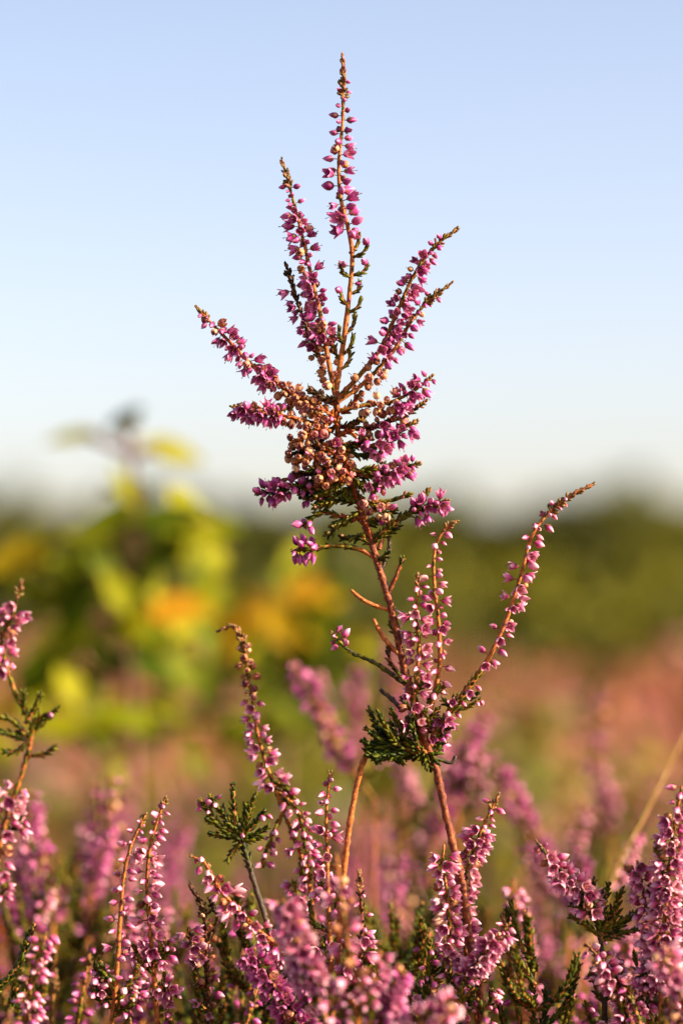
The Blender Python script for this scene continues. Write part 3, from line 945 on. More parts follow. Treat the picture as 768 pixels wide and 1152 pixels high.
    dict(n='leafy_shoot', p=C((505, 802), (525, 795), (540, 786)), r=(.55, .3), fl=[(.8, 1, 'bud', 9, 2.6)], leaf=lf(1.3, 2.2, .3, 'leaf'), fam='pale'),
    dict(n='leafy_shoot', p=C((480, 792), (488, 782), (497, 774)), r=(.4, .3), leaf=lf(3.5, 5.0, .25, 'leaf')),
    dict(n='twig', p=C((482, 850), (496, 855, 3), (508, 858, 3), (512, 851, 3)), r=(.6, .6), stem='stem_dark', bump=.3),
]
tr = random.Random(5)
for k in range(34):
    tx, ty = tr.uniform(408, 500), tr.uniform(788, 856)
    if tx > 452 and tr.random() < .5:
        ty = tr.uniform(826, 864)
    zz = tr.uniform(-18, 14)
    bx, by = 478 - (478 - tx) * tr.uniform(.35, .6), 846 - (846 - ty) * tr.uniform(.05, .3) + 2
    spikes.append(dict(n='leafy_shoot', p=C((479, 844), (bx, by, zz * .5), ((tx + bx) / 2 - 2, (ty + by) / 2 + 1, zz * .8), (tx, ty, zz)), r=(.6, .35),
                       leaf=[(.30, .99, .85, 2.7, .36, 'leaf_dark' if tr.random() < .6 else 'leaf')], tip=.08, tipmat='leaf_dark'))
build_plant(root, base, spikes)

# the second bare stalk that leans into the tuft
sp = px(D0, (378, 1160, 10), (381, 1060, 6), (386, 985, 3), (395, 915, 0), (408, 858, -2), (420, 846, -3))
gnd = to_ground(sp[0], (-.01, 0))
root = thing('heather_sprig', 'bare orange heather stalk curving up into the dark leafy tuft', gnd[0])
ss = [dict(n='stem', p=gnd + sp, r=(1.25, .95), stem='stem', leaf=[(.5, .98, 1.6, 1.3, .3, 'leaf_red')], bump=.25)]
for (a, b, z) in ((428, 822, -6), (410, 835, -6), (445, 830, 4), (440, 850, -10), (425, 858, -8), (455, 858, -8)):
    ss.append(dict(n='leafy_shoot', p=px(D0, (414, 850, -2), ((414 + a) / 2, (850 + b) / 2 - 2, z * .6), (a, b, z)), r=(.55, .35), leaf=lf(.95, 2.4, .36, 'leaf_dark'), tip=.1, tipmat='leaf_dark'))
build_plant(root, gnd[0], ss)


# ------------------------------------------------------------------ other sprigs one can tell apart
def sprig(label, d, main, mainkw, subs=(), group=None, lean=(0, 0), root_r=1.05, limit=100):
    pts = px(d, *main)
    gnd = to_ground(pts[0], lean)
    base = gnd[0]
    root = thing('heather_sprig', label, base, 'heather', group)
    kw = dict(fam='pale', r=(.95, .38))
    kw.update(mainkw)
    r1 = kw['r'][0]
    specs = [dict(n='stem', p=gnd + [pts[0]], r=(root_r, r1), stem=kw.get('stem', 'stem'), bump=.15, leaf=[(.4, .98, 3.5, 1.6, .3, 'leaf_brown')]),
             dict(n='flower_spike', p=pts, **kw)]
    for s in subs:
        s = dict(s)
        nm = s.pop('n', 'flower_spike')
        k2 = dict(fam=kw['fam'], r=(.7, .35))
        k2.update(s)
        k2['p'] = px(d, *s['p'])
        specs.append(dict(n=nm, **k2))
    a0, a1 = np.array(main[0][:2], float), np.array(main[1][:2], float)
    for k in range(5):
        f = rng.uniform(-.1, 1.0)
        q = a0 + (a1 - a0) * f
        sd = rng.choice((-1, 1)) * rng.uniform(8, 24)
        up = rng.uniform(14, 36)
        zz = rng.uniform(-14, 14)
        specs.append(dict(n='leafy_shoot', p=px(d, tuple(q), (q[0] + sd * .7, q[1] - up * .3, zz * .7), (q[0] + sd, q[1] - up, zz)), r=(.55, .35), fam=kw['fam'],
                          leaf=lf(1.1, 2.5, .36, rng.choice(('leaf', 'leaf', 'leaf_dark'))), fl=[(.4, 1, 'mixb', 10, 3.3)] if rng.random() < .55 else (), tip=.08))
    build_plant(root, base, specs)
    return root


SH = lambda p, mat='leaf_dark', **k: dict(n='leafy_shoot', p=p, leaf=lf(1.0, 2.4, .38, mat), tip=.1, tipmat=mat, **k)

sprig('pink spike at the left edge above a whorl of green shoots', .90,
      [(-10, 1010), (5, 930), (25, 870), (36, 820), (20, 785), (8, 750), (2, 720), (14, 692), (24, 655)],
      dict(fl=[(.72, .93, 'mix', 15, 3.8), (.05, .35, 'mix', 11, 3.8)], leaf=lf(1.6, 2.2, .25), tip=.05, bias=(-.1, -.1, 0)),
      [SH([(30, 832), (46, 815), (66, 796)], 'leaf'), SH([(28, 815), (40, 796), (46, 780)], 'leaf'), SH([(30, 828), (16, 812), (0, 806)], 'leaf'),
       SH([(32, 832), (14, 826), (-6, 822)], 'leaf_dark'), SH([(34, 850), (50, 848), (62, 840)], 'leaf'), SH([(26, 805), (28, 790), (26, 778)], 'leaf'),
       SH([(30, 835), (20, 845), (6, 846)], 'leaf_dark'), SH([(33, 822), (46, 806), (58, 806)], 'leaf', fl=[(.8, 1, 'bud', 8, 2.8)])])
sprig('slender spike with a nodding brown tip in front of the yellow leaves', .965,
      [(352, 1060), (347, 990), (326, 930), (306, 878), (292, 835), (284, 790), (278, 750), (272, 718), (262, 705), (247, 709)],
      dict(fl=[(.48, .66, 'flower', 10, 3.8), (.66, .74, 'mix', 9, 3.6), (.74, .90, 'seed_capsule', 9, 3.3), (.1, .35, 'mixb', 5, 3.6)], leaf=lf(1.7, 2, .2), tip=.13, bias=(-.1, -.2, 0), droop=.45),
      [dict(p=[(312, 890), (334, 910, -6), (342, 940, -8), (350, 990, -8)], fl=[(.05, 1, 'bud', 12, 3.3)], leaf=lf(1.2, 2.2, .3, 'leaf')),
       SH([(306, 880), (318, 884), (330, 898)], 'leaf'), SH([(306, 884), (318, 892), (322, 908)], 'leaf_brown'),
       dict(p=[(318, 915), (300, 955, -4), (296, 975, -4)], fl=[(.3, 1, 'bud', 9, 3.4)], leaf=lf(1.5, 2.2, .3, 'leaf'))])
sprig('dark stem topped with a flat green tuft of shoots and white buds', .935,
      [(330, 1110), (312, 1075), (298, 1030), (285, 990), (274, 950), (268, 925)],
      dict(fl=[(.9, 1, 'bud', 4, 2.6)], leaf=[(.0, .75, 2.2, 1.9, .18, 'leaf_brown'), (.7, 1, 1.0, 2.4, .4, 'leaf_dark')], tip=.06, stem='stem_dark', r=(1.1, .8), tipmat='leaf_dark'),
      [SH([(270, 940), (264, 915), (262, 884)], 'leaf_dark', r=(.8, .6)), SH([(270, 940), (250, 915), (237, 896)], 'leaf', fl=[(.8, 1, 'bud', 9, 3)]), SH([(270, 942), (248, 930), (226, 900)], 'leaf', fl=[(.75, 1, 'bud', 12, 3.2)]),
       SH([(272, 945), (250, 940), (234, 938)], 'leaf_dark'), SH([(272, 942), (280, 915), (288, 893)], 'leaf'), SH([(272, 942), (288, 925), (298, 912)], 'leaf_dark', fl=[(.8, 1, 'bud', 9, 3)]),
       SH([(272, 945), (288, 938), (302, 930)], 'leaf_dark'), SH([(272, 942), (256, 922), (250, 908)], 'leaf_dark'), SH([(273, 948), (262, 958), (256, 968)], 'leaf'), SH([(270, 940), (244, 926), (232, 922)], 'leaf'),
       SH([(272, 938), (276, 920), (276, 904)], 'leaf_dark'), SH([(272, 945), (284, 945), (296, 942)], 'leaf')])
sprig('straight slim spike with white buds in pairs beside the bare orange stalk', .94,
      [(372, 1080), (369, 1010), (368, 960), (367, 915), (371, 870)],
      dict(fl=[(.30, .72, 'mix', 5.5, 3.8), (.66, .98, 'bud', 7, 3.4)], leaf=lf(2.2, 1.7, .15), tip=.04, droop=.15, bias=(0, -.1, 0)))
sprig('bent spike lying to the left with flowers along its lower side', .93,
      [(400, 1130), (360, 1090), (330, 1074), (302, 1056), (272, 1028), (246, 998), (231, 972), (217, 964)],
      dict(fl=[(.30, .9, 'flower', 8, 4.0), (.9, .99, 'bud', 8, 3.2)], leaf=lf(1.3, 2, .2, 'leaf_red'), droop=.5, bias=(-.15, -.2, -.2), tip=.03))
sprig('thin upright spike with round buds, left one of a close pair at lower left', .93,
      [(126, 1155), (131, 1100), (135, 1040), (139, 990), (148, 950), (164, 917)],
      dict(fl=[(.30, .85, 'mixb', 5.5, 3.6), (.85, .98, 'bud', 7, 2.6)], leaf=lf(2.4, 1.8, .2), tip=.06, droop=.2, bias=(.1, -.1, 0)),
      [dict(p=[(130, 1115), (118, 1098), (112, 1078)], leaf=lf(1.1, 2.2, .3, 'leaf'), fl=[(.3, .8, 'bud', 9, 3)], tip=.15), dict(p=[(129, 1125), (150, 1100), (155, 1085)], leaf=lf(1.2, 2.2, .3, 'leaf'), fl=[(.3, 1, 'mixb', 9, 3.4)]),
       dict(p=[(128, 1135), (112, 1125), (104, 1110)], leaf=lf(1.1, 2.2, .3, 'leaf'), fl=[(.2, 1, 'bud', 10, 3)]), dict(p=[(127, 1145), (148, 1130), (152, 1112)], leaf=lf(1.2, 2.2, .3, 'leaf'), fl=[(.3, 1, 'mixb', 9, 3.4)])])
sprig('taller magenta spike, right one of the close pair at lower left', .935,
      [(178, 1160), (172, 1080), (166, 1010), (167, 965), (175, 930), (186, 899)],
      dict(fl=[(.35, .78, 'mix', 8, 3.8), (.78, .98, 'bud', 9, 3.2)], leaf=lf(2.0, 1.8, .18), tip=.04, droop=.25, bias=(.2, -.1, 0)),
      [dict(p=[(172, 1082), (188, 1070), (184, 1055)], leaf=lf(1.1, 2.2, .35, 'leaf'), fl=[(.2, 1, 'mixb', 9, 3.4)]), dict(p=[(173, 1095), (158, 1080), (150, 1062)], leaf=lf(1.1, 2.2, .3, 'leaf'), fl=[(.3, 1, 'mixb', 10, 3.4)]),
       dict(p=[(174, 1110), (190, 1112), (198, 1120)], leaf=lf(1.1, 2.2, .3, 'leaf'), fl=[(.1, 1, 'mix', 13, 3.6)]), dict(p=[(174, 1120), (160, 1118), (150, 1122)], leaf=lf(1.1, 2.2, .3, 'leaf'), fl=[(.3, 1, 'mixb', 10, 3.4)])])
sprig('dark withered spike with a few lilac flowers under the bent spike', .945,
      [(236, 1160), (233, 1100), (232, 1050), (228, 1020), (214, 996)],
      dict(fl=[(.35, .8, 'seed_capsule', 5, 3), (.1, .4, 'mix', 5, 3.6)], leaf=lf(1.0, 2.2, .3, 'leaf_brown'), tip=.25, tipmat='leaf_brown', stem='stem_red', r=(.9, .5)),
      [dict(p=[(233, 1080), (218, 1065), (212, 1045)], fl=[(.1, 1, 'flower', 12, 3.6)], leaf=lf(1.2, 2, .3, 'leaf_brown')), dict(p=[(233, 1060), (244, 1035), (236, 1012)], leaf=lf(.9, 2.2, .3, 'leaf_brown'), tip=.3, tipmat='leaf_brown')])
sprig('full pink spike leaning right with a green tip, right of the main stem', .95,
      [(538, 1170), (532, 1110), (522, 1060), (518, 1020), (526, 975), (541, 935), (560, 895)],
      dict(fl=[(.30, .86, 'flower', 16, 4.0), (.86, .97, 'bud', 9, 3)], leaf=lf(1.6, 1.9, .2), tip=.07, bias=(.05, -.25, 0), droop=.35))
sprig('pink spray hugging the left side of the main stem low down', .935,
      [(508, 1150), (505, 1090), (505, 1040), (502, 1000), (498, 975), (499, 950)],
      dict(fl=[(.35, .95, 'mix', 14, 3.8)], leaf=lf(1.5, 2, .25), bias=(-.1, -.2, 0)))
sprig('short pink spike hanging right of the lowest main stem', .925,
      [(505, 1150), (522, 1105), (535, 1085), (550, 1065), (571, 1040)],
      dict(fl=[(.4, .92, 'flower', 19, 3.9), (.9, 1, 'bud', 10, 3)], leaf=lf(1.2, 2.2, .25), tip=.07, bias=(.1, -.2, -.1), droop=.4))
sprig('thin greyish spike of unopened buds with lilac flowers below', .935,
      [(402, 1150), (405, 1080), (407, 1030), (405, 1005), (404, 982)],
      dict(fl=[(.40, .6, 'flower', 12, 3.8), (.6, .9, 'bud', 3, 2.4)], leaf=lf(1.8, 2.2, .5, 'leaf_brown'), tip=.12, stem='stem_red', bias=(.1, -.2, 0)))
sprig('blurred bright pink spike close to the camera at bottom centre', .87,
      [(372, 1160), (352, 1110), (340, 1075), (328, 1040), (318, 1012)],
      dict(fl=[(.35, 1, 'flower', 20, 4.0)], leaf=lf(1.6, 2, .2), bias=(-.1, -.2, 0)))
sprig('pale spike arching left from the dark green tuft at lower right', .93,
      [(680, 1170), (678, 1090), (672, 1040), (660, 1010), (640, 992), (622, 972), (604, 948)],
      dict(fl=[(.58, .92, 'flower', 15, 3.9), (.92, .99, 'bud', 9, 2.8), (.35, .5, 'mixb', 5, 3.2)], leaf=[(.5, .98, 1.5, 2, .2, 'leaf'), (0, .5, 2, 2, .2, 'leaf_brown')], tip=.03, stem='stem_dark', r=(1.1, .4), bias=(.1, -.2, -.1)),
      [SH([(676, 1050), (668, 1030), (650, 1012)]), SH([(676, 1050), (690, 1020), (700, 1000)]), SH([(676, 1050), (700, 1035), (724, 1024)], 'leaf'), SH([(676, 1050), (680, 1015), (684, 995)]),
       SH([(676, 1055), (658, 1040), (640, 1030)], 'leaf'), SH([(676, 1045), (664, 1012), (668, 990)]), SH([(676, 1055), (695, 1045), (708, 1030)]), SH([(676, 1045), (692, 1030), (694, 1006)], 'leaf'),
       SH([(677, 1058), (700, 1050), (716, 1046)], 'leaf'), SH([(676, 1040), (655, 1022), (642, 1018)]), SH([(677, 1050), (676, 1025), (676, 1000)])])
sprig('spike with lilac flowers rising left of the dark stem at bottom right', .925,
      [(712, 1165), (702, 1130), (690, 1105), (676, 1082), (660, 1062)],
      dict(fl=[(.1, .85, 'mix', 16, 3.8), (.85, 1, 'bud', 12, 3.2)], leaf=lf(1.3, 2.2, .3, 'leaf_brown'), bias=(0, -.2, 0)))
sprig('crowded pink spike at the right edge, the topmost there', .925,
      [(742, 1160), (745, 1090), (748, 1030), (752, 980), (758, 930), (766, 885)],
      dict(fl=[(.2, .9, 'flower', 18, 4.0), (.9, 1, 'bud', 10, 3.4)], leaf=lf(1.5, 2, .2), bias=(0, -.2, 0)),
      [dict(p=[(748, 1030), (742, 1000), (744, 972), (736, 950)], fl=[(.1, .7, 'mixb', 10, 3.4)], leaf=lf(1.2, 2, .25), tip=.2)])
sprig('pale purple spike left of the crowded pink one at the right edge', .93,
      [(728, 1170), (733, 1100), (732, 1050), (724, 1010), (716, 968)],
      dict(fl=[(.2, .98, 'mix', 18, 3.7)], leaf=lf(1.5, 2, .25), bias=(0, -.2, 0)),
      [dict(p=[(730, 1060), (742, 1075), (736, 1120)], fl=[(.2, 1, 'mix', 13, 3.7)], leaf=lf(1.5, 2, .25))])
sprig('soft spike of cream and pink buds right of the short pink spike', 1.03,
      [(588, 1165), (588, 1110), (588, 1065), (580, 1030), (577, 990)],
      dict(fl=[(.1, .6, 'seed_capsule', 11, 4.0), (.5, .95, 'mix', 10, 3.8)], leaf=lf(1.8, 2, .2), tip=.04))
sprig('spike of white buds at the far bottom left corner', .90,
      [(25, 1165), (35, 1110), (45, 1070), (52, 1052)],
      dict(fl=[(.1, 1, 'bud', 12, 3.6)], leaf=lf(1.4, 2, .25), tip=.06))
sprig('low green leafy sprig with small buds at bottom centre', .93,
      [(480, 1165), (478, 1120), (482, 1085), (484, 1060)],
      dict(fl=[(.6, 1, 'bud', 6, 3)], leaf=lf(.9, 2.4, .4, 'leaf'), tip=.1, tipmat='leaf'),
      [SH([(478, 1120), (494, 1100), (500, 1082)], 'leaf'), SH([(478, 1125), (464, 1105), (460, 1085)], 'leaf_dark'), SH([(478, 1130), (500, 1120), (512, 1105)], 'leaf_dark'), SH([(480, 1140), (462, 1130), (448, 1118)], 'leaf'),
       SH([(479, 1115), (488, 1095), (490, 1074)], 'leaf_dark'), SH([(479, 1145), (500, 1138), (516, 1130)], 'leaf'), SH([(478, 1150), (455, 1145), (438, 1142)], 'leaf_dark')])
sprig('lilac spike leaning left across the bottom below the bent spike', .925,
      [(345, 1165), (322, 1130), (305, 1105), (290, 1085), (272, 1075)],
      dict(fl=[(.05, .98, 'flower', 17, 3.8)], leaf=lf(1.2, 2.2, .3, 'leaf_dark'), bias=(0, -.2, 0), fam='deep'))
sprig('blurred pink spike leaning over the bottom edge near the camera', .85,
      [(455, 1175), (470, 1150), (490, 1140), (512, 1128)],
      dict(fl=[(.1, 1, 'flower', 17, 3.8)], leaf=lf(1.5, 2, .25), bias=(0, -.2, 0)))
sprig('blurred orange twig with pale pink flowers in front at bottom centre', .86,
      [(398, 1170), (405, 1120), (392, 1070), (385, 1020), (378, 960)],
      dict(fl=[(.25, .9, 'mixc', 5, 3.8)], leaf=lf(2.6, 2.6, .35, 'leaf'), bias=(0, -.1, 0), r=(1.1, .5)),
      [dict(p=[(400, 1140), (418, 1110), (428, 1070)], leaf=lf(2, 2.4, .4, 'leaf'), fl=[(.5, 1, 'mix', 7, 3.6)]), dict(p=[(400, 1150), (380, 1130), (366, 1110)], leaf=lf(2, 2.4, .4, 'leaf'), fl=[(.5, 1, 'mix', 9, 3.6)])])
sprig('blurred purple blossom cluster near the camera at bottom centre', .87,
      [(425, 1175), (432, 1140), (440, 1110), (455, 1095)],
      dict(fl=[(.2, 1, 'flower', 22, 3.8)], leaf=lf(1.5, 2, .25), bias=(0, -.1, 0), fam='deep'))
sprig('soft pale flower spike in the bottom right corner near the camera', .87,
      [(770, 1175), (766, 1120), (752, 1090), (745, 1062)],
      dict(fl=[(.05, 1, 'mixc', 17, 3.8)], leaf=lf(1.5, 2, .25), stem='stem'))

# softer sprigs a hand's breadth behind
def soft(label, d, main, per=15, kind='flower', fam='pale', t0=.15, stemmat='stem', group=None):
    pts = px(d, *main)
    gnd = to_ground(pts[0])
    base = gnd[0]
    root = thing('heather_sprig', label, base, 'heather', group)
    build_soft(root, base, gnd, pts, per, kind, fam, t0, stemmat, 5)


def build_soft(root, base, gnd, pts, per, kind, fam, t0, stemmat, shoots=0):
    mb, _ = branch(rel(gnd + [pts[0]], base), r=(1.0, .8), stem=stemmat, sides=6, leaf=[(.5, .98, 3, 2.2, .4, 'leaf')])
    mb.build('stem', root)
    mb, fls = branch(rel(pts, base), r=(.9, .4), stem=stemmat, sides=6, fl=[(t0, .9, kind, per * .62, 3.8), (.88, 1, 'bud', per * .5, 3)], leaf=lf(1.6, 2.3, .3), tip=.05)
    for (k, f, m, s_) in fls:
        mb.add(FL[k, f][rng.randrange(len(FL[k, f]))], m, rng.random())
    mb.build('flower_spike', root)
    p0, p1 = np.asarray(pts[0]) - base, np.asarray(pts[-1]) - base
    for k in range(shoots):
        f = rng.uniform(-.25, .45)
        q = p0 + (p1 - p0) * f
        a = rng.random() * 6.28
        l2 = rng.uniform(.014, .032)
        side = np.array((math.cos(a), math.sin(a), 0)) * l2
        up = np.array((0, 0, l2))
        sh, fls = branch([q, q + side * .45 + up * .35, q + side * .7 + up], r=(.6, .35), sides=5, fl=[(.4, 1, 'mixb', 9, 3.2)] if rng.random() < .5 else (),
                         leaf=lf(1.2, 2.5, .38, rng.choice(('leaf', 'leaf', 'leaf_dark'))), fam='pale')
        for (kk, ff, m, s_) in fls:
            sh.add(FL[kk, ff][rng.randrange(len(FL[kk, ff]))], m, rng.random())
        sh.build('leafy_shoot', root)


soft('blurred dull purple spike slanting beneath the yellow leaves', 1.13, [(420, 900), (385, 852), (366, 815), (345, 775), (328, 745)], 15, 'mixc', 'deep', .25)
soft('blurred solid pink spike slanting up right behind the leafy fork', 1.20, [(485, 960), (500, 900), (515, 862), (532, 828), (548, 802)], 24, 'flower', 'pale', .15)
soft('blurred thin pink spike right beside the slanting solid one', 1.16, [(515, 920), (512, 880), (518, 850), (528, 830)], 15, 'flower', 'pale', .15)
soft('blurred pink spike leaning left, behind the full pink spike', 1.16, [(640, 1030), (618, 975), (595, 930), (575, 892), (550, 850)], 17, 'flower', 'pale', .15)
soft('faint spike with pale dots standing alone at right centre', 1.32, [(690, 960), (676, 900), (668, 845), (676, 795), (680, 770)], 6, 'mixc', 'pale', .1)
soft('blurred fat pink spike at left with a bare orange twig beside it', 1.10, [(90, 1070), (102, 1020), (105, 980), (118, 950), (122, 915)], 18, 'flower', 'pale', .1)
soft('blurred spike with round pale dots, taller of the left group', 1.12, [(128, 1020), (128, 960), (126, 915), (124, 875)], 6, 'seed_capsule', 'pale', .25)
soft('blurred spike with round pink dots, thinner of the left group', 1.12, [(100, 1000), (110, 945), (108, 905), (107, 880)], 6, 'flower', 'pale', .25)
soft('blurred pink spike at the left edge below the whorl of green shoots', 1.10, [(44, 1030), (36, 985), (32, 930), (36, 890)], 15, 'flower', 'pale', .1)
soft('blurred pink spike in the lower left, leaning left', 1.06, [(50, 1075), (32, 1045), (12, 1020), (-4, 1000)], 16, 'flower', 'pale', .1)
soft('blurred peach and pink spike between the left edge and the fat pink spike', 1.08, [(60, 1050), (55, 1000), (42, 960), (50, 940)], 12, 'mixc', 'pale', .1)
soft('ghostly dull pink spike behind the close pair at lower left', 1.28, [(182, 1060), (182, 1010), (195, 960), (210, 925)], 20, 'flower', 'pale', .1)
soft('blurred red stemmed spike in the gap left of the main stem', 1.14, [(442, 1110), (440, 1040), (446, 980), (448, 950)], 10, 'mix', 'pale', .2, 'stem_red')
soft('blurred orange stemmed spike in the gap beside the red one', 1.17, [(482, 1080), (470, 1010), (452, 950), (448, 900)], 3, 'mixc', 'pale', .2, 'stem_red')
soft('blurred pink spray above the leafy fork, left of the bare twigs', 1.28, [(405, 860), (395, 815), (398, 780), (405, 750)], 17, 'flower', 'pale', .1)
soft('blurred pink spray behind the slim bare stem at centre', 1.30, [(455, 850), (442, 790), (436, 740), (430, 715)], 17, 'flower', 'pale', .1)
soft('small blurred pink spike behind the dark green tuft at lower right', 1.10, [(655, 1050), (652, 1000), (650, 975), (655, 957)], 18, 'flower', 'pale', .2)
soft('blurred dark purple sprig behind the cream and pink buds', 1.12, [(605, 1140), (610, 1100), (606, 1070), (612, 1050)], 16, 'flower', 'deep', .2, 'stem_dark')
soft('blurred pink sprig behind the spike of lilac flowers at bottom right', 1.05, [(712, 1150), (706, 1100), (700, 1065), (696, 1045)], 17, 'flower', 'pale', .2)
soft('blurred pink sprig low between the left group and the pair', 1.05, [(160, 1120), (150, 1080), (155, 1045), (160, 1030)], 12, 'flower', 'pale', .2)

# one dry grass blade
gb = px(1.08, (640, 1130), (668, 1050), (690, 985), (730, 905), (775, 815))
gnd = to_ground(gb[0])
mb = MB()
c = catmull(gnd + gb, .006)
base = gnd[0]
MG = bark('dry_grass', (.30, .17, .04), (.46, .27, .07), (.58, .38, .13), 300)
mb.tube(c - base, np.linspace(.0013, .0006, len(c)), 6, 0, 0, .05)
o = mb.build('grass_stalk', None, [MG])
o.location = base
tag(o, 'single straw coloured grass stalk slanting across at right', 'grass stalk')


# ------------------------------------------------------------------ sprigs repeated over the near heath
def proto(seed, h, kind, fam, per, green):
    r0 = random.Random(seed)
    root = empty('heather_sprig', (0, 0, 0))
    lean = r0.uniform(-.03, .03)
    top = [(lean * f * f * 1.2 + r0.gauss(0, .003), r0.gauss(0, .003), h * (.62 + .38 * f)) for f in (0, .35, .7, 1)]
    build_soft(root, np.zeros(3), [np.array((0, 0, -.03)), np.array((lean * -.2, 0, h * .3))], [np.array(p) for p in top], per, kind, fam, .15, 'stem')
    for k in range(2):
        z0 = h * r0.uniform(.6, .72)
        a = r0.random() * 6.28
        l2 = r0.uniform(.03, .055)
        p0 = np.array((0, 0, z0))
        p1 = p0 + (math.cos(a) * l2 * .35, math.sin(a) * l2 * .35, l2 * .6)
        p2 = p0 + (math.cos(a) * l2 * .45, math.sin(a) * l2 * .45, l2 * 1.3)
        mb, fls = branch([p0, p1, p2], r=(.7, .35), sides=6, fl=[(.3, .97, kind, per, 3.6)], leaf=lf(1.5, 2.2, .3, 'leaf'), fam=fam, tip=.05)
        for (kk, f, m, s_) in fls:
            mb.add(FL[kk, f][rng.randrange(len(FL[kk, f]))], m, rng.random())
        mb.build('flower_spike', root)
    mb = MB()
    for k in range(green):
        z0 = h * (r0.uniform(.62, .96) if green > 20 else r0.uniform(.4, .82))
        a = r0.random() * 6.28
        l2 = r0.uniform(.012, .022) if green > 20 else r0.uniform(.015, .032)
        p0 = np.array((0, 0, z0))
        branch([p0, p0 + (math.cos(a) * l2 * .5, math.sin(a) * l2 * .5, l2 * .35), p0 + (math.cos(a) * l2 * .8, math.sin(a) * l2 * .8, l2)], r=(.6, .35), sides=5, leaf=lf(1.1, 2.5, .4, 'leaf' if r0.random() < .5 else 'leaf_dark'), mb=mb)
    mb.build('leafy_shoot', root)
    return root


def copy_tree(o, parent=None):
    c = o.copy()
    col.objects.link(c)
    c.parent = parent
    for ch in o.children:
        copy_tree(ch, c)
    return c


H0 = .30
protos = [proto(1, H0, 'flower', 'pale', 12, 9), proto(2, H0, 'mix', 'pale', 9, 12), proto(3, H0, 'mixc', 'pale', 8, 14), proto(4, H0, 'mix', 'pale', 10, 18),
          proto(5, H0, 'mixb', 'pale', 7, 20), proto(6, H0, 'seed_capsule', 'pale', 8, 8), proto(7, H0, 'mixb', 'pale', 3, 40), proto(8, H0, 'mixb', 'pale', 2.5, 46)]
used = [0] * len(protos)


def scatter(n, d0, d1, top0, top1, label, group, xs=(-30, 800), kinds=(0, 0, 1, 1, 2, 3, 4, 4, 5)):
    """repeats with their tops between photograph rows top0 and top1"""
    for k in range(n):
        d = rng.uniform(d0, d1)
        p = P(rng.uniform(*xs), rng.uniform(top0, top1), d)
        i = rng.choice(kinds)
        o = protos[i] if not used[i] else copy_tree(protos[i])
        used[i] = 1
        g = ground_z(p[0], p[1])
        o.location = (p[0], p[1], g)
        s_ = (p[2] - g) / H0
        o.scale = (s_ ** .5, s_ ** .5, s_)
        o.rotation_euler = (rng.gauss(0, .07), rng.gauss(0, .07), rng.random() * 6.28)
        tag(o, label, 'heather', group)


scatter(20, .99, 1.16, 1010, 1150, 'soft pink heather sprig in the crowd along the bottom of the picture', 'heather sprigs crowding along the bottom')
scatter(62, .96, 1.22, 1010, 1150, 'leafy green heather sprig with few flowers low in the crowd along the bottom', 'leafy green sprigs along the bottom', kinds=(6, 7, 6, 7, 4))
scatter(16, .89, .925, 1100, 1180, 'heather sprig top poking over the bottom edge', 'heather sprig tops at the bottom edge')
scatter(26, 1.2, 2.2, 850, 1080, 'blurred heather sprig on the heath behind the sharp plants', 'blurred heather sprigs on the heath behind')


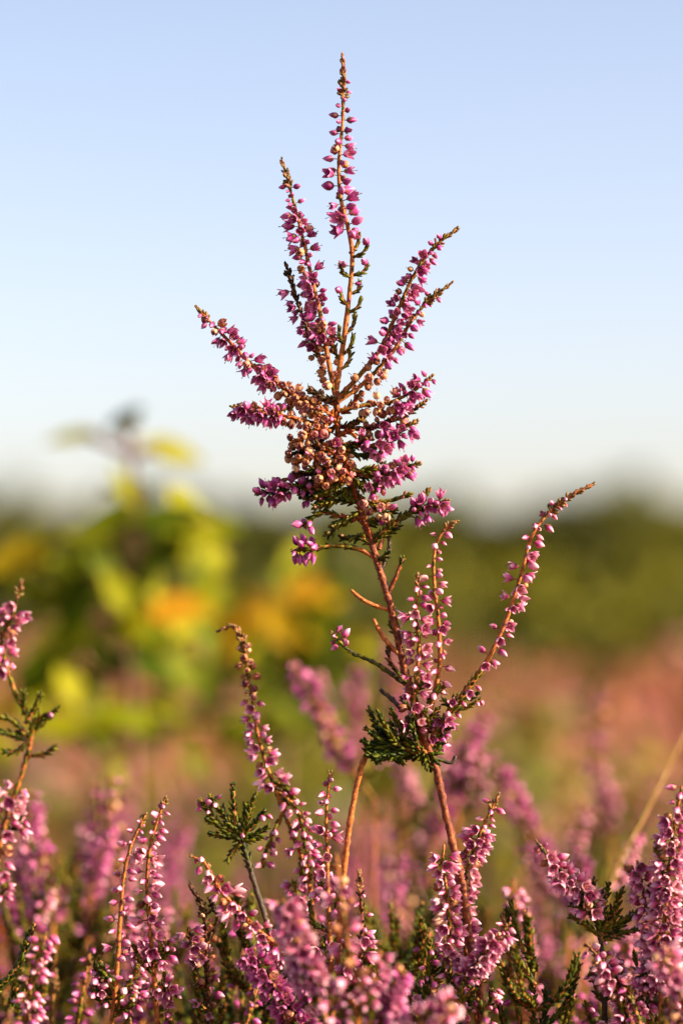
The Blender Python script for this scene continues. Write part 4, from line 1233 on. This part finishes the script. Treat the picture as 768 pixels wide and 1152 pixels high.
# ------------------------------------------------------------------ the rest of the heath as one mass
def lo_sprig(seed, pink, lite=False, near=False):
    r = random.Random(seed)
    t = T()
    h = 1.0
    lean = r.uniform(-.15, .15)
    t.grid([[(lean * z * z + .010 * math.cos(a), .010 * math.sin(a), z) for a in (0, 2.1, 4.2)] for z in (0, .5, 1)], 'stem', True)
    fam = ('rust', 'rust_pink', 'rust', 'rust', 'capsule', 'rust_pink', 'bract')[seed % 7]
    for k in range(12 if lite else 34 if pink else (24 if seed % 3 else 8)):
        z = r.uniform(.68, 1.0)
        a = k * 2.4
        rr = .028 * (1.25 - z) / .5 + .012
        c = np.array((lean * z * z + rr * math.cos(a), rr * math.sin(a), z))
        s_ = (.029 if lite else .006 if near else .017) * r.uniform(.8, 1.3)
        t.grid([[c + np.array((math.cos(b) * q * s_, math.sin(b) * q * s_, w * s_)) for b in (0, 1.57, 3.14, 4.71)] for q, w in ((.05, -1), (1, -.2), (.7, .6), (.05, 1))], fam, True)
    for k in range(110 if near else (8 if pink else 12) if lite else 16 if pink else 34):
        z = r.uniform(.3, .95 if pink else .99)
        a = r.random() * 6.28
        l_ = r.uniform(.06, .13) * (1.6 if lite else .42 if near else 1)
        d = unit((math.cos(a), math.sin(a), .9))
        b = basis(d, r.random() * 6, l_, (lean * z * z, 0, z))
        t.grid([[b[:3, :3] @ np.array((w * math.cos(q), w * math.sin(q), v)) + b[:3, 3] for q in (0, 2.1, 4.2)] for v, w in ((0, .08), (.4, .22), (1, .03))], r.choice(('leaf', 'leaf_red') if pink else ('leaf', 'leaf', 'leaf', 'leaf_red')), True)
    return t


def canopy(x, y):
    h = .27 + .03 * math.sin(x * 5 + y * 2.1) + .03 * math.sin(y * 3.3 - x * 2)
    cx = .1 * y
    h += .16 * math.exp(-((x - cx - .10) / .33) ** 2 - ((y - 4.6) / 1.2) ** 2)
    return h


def heath():
    greens = [lo_sprig(s_, False) for s_ in range(14)]
    pinks = [lo_sprig(s_ + 20, True) for s_ in range(14)]
    greens_near = [lo_sprig(s_ + 80, False, False, True) for s_ in range(10)]
    greens_far = [lo_sprig(s_ + 40, False, True) for s_ in range(14)]
    pinks_far = [lo_sprig(s_ + 60, True, True) for s_ in range(14)]
    mb = MB()
    for (y0, y1, n, sc, marg) in ((.45, 1.25, 1300, .9, .8), (1.25, 2.3, 800, 1.0, .7), (2.3, 4.5, 2200, 1.0, .9), (4.5, 9, 3000, 1.15, 2.0), (9, 22, 3400, 1.5, 5), (22, 60, 3600, 2.2, 14), (60, 135, 2600, 3.0, 30)):
        for _ in range(n):
            y = y0 + (y1 - y0) * rng.random() ** .7
            w = .125 * y + marg
            x = rng.uniform(-w, w)
            h = canopy(x, y) * rng.uniform(.8, 1.12) * (1 if y < 22 else 1.1)
            if y < 1.25:
                h = min(h * .72, .24)
            elif y < 2.3:
                h *= .84
            m = basis((rng.gauss(0, .12), rng.gauss(0, .12), 1), rng.random() * 6.28, h, (x, y, ground_z(x, y) - .01), sc * rng.uniform(.9, 1.5))
            patch = math.sin(x * 6.1 / (1 + .3 * y) + y * 1.9) + .6 * math.sin(y * 3.7 - x * 2.2) + rng.gauss(0, .5)
            pk = patch > (-.75 if y > 2.3 else .9)
            mb.add(greens_near[rng.randrange(10)] if y < 1.7 and not pk else ((pinks if pk else greens) if y < 7 else (pinks_far if pk else greens_far))[rng.randrange(14)], m, rng.random())
    o = mb.build('heath_ground_cover')
    tag(o, 'blurred pink and brown heather covering the heath to the wood', 'heather field', None, 'stuff')


heath()
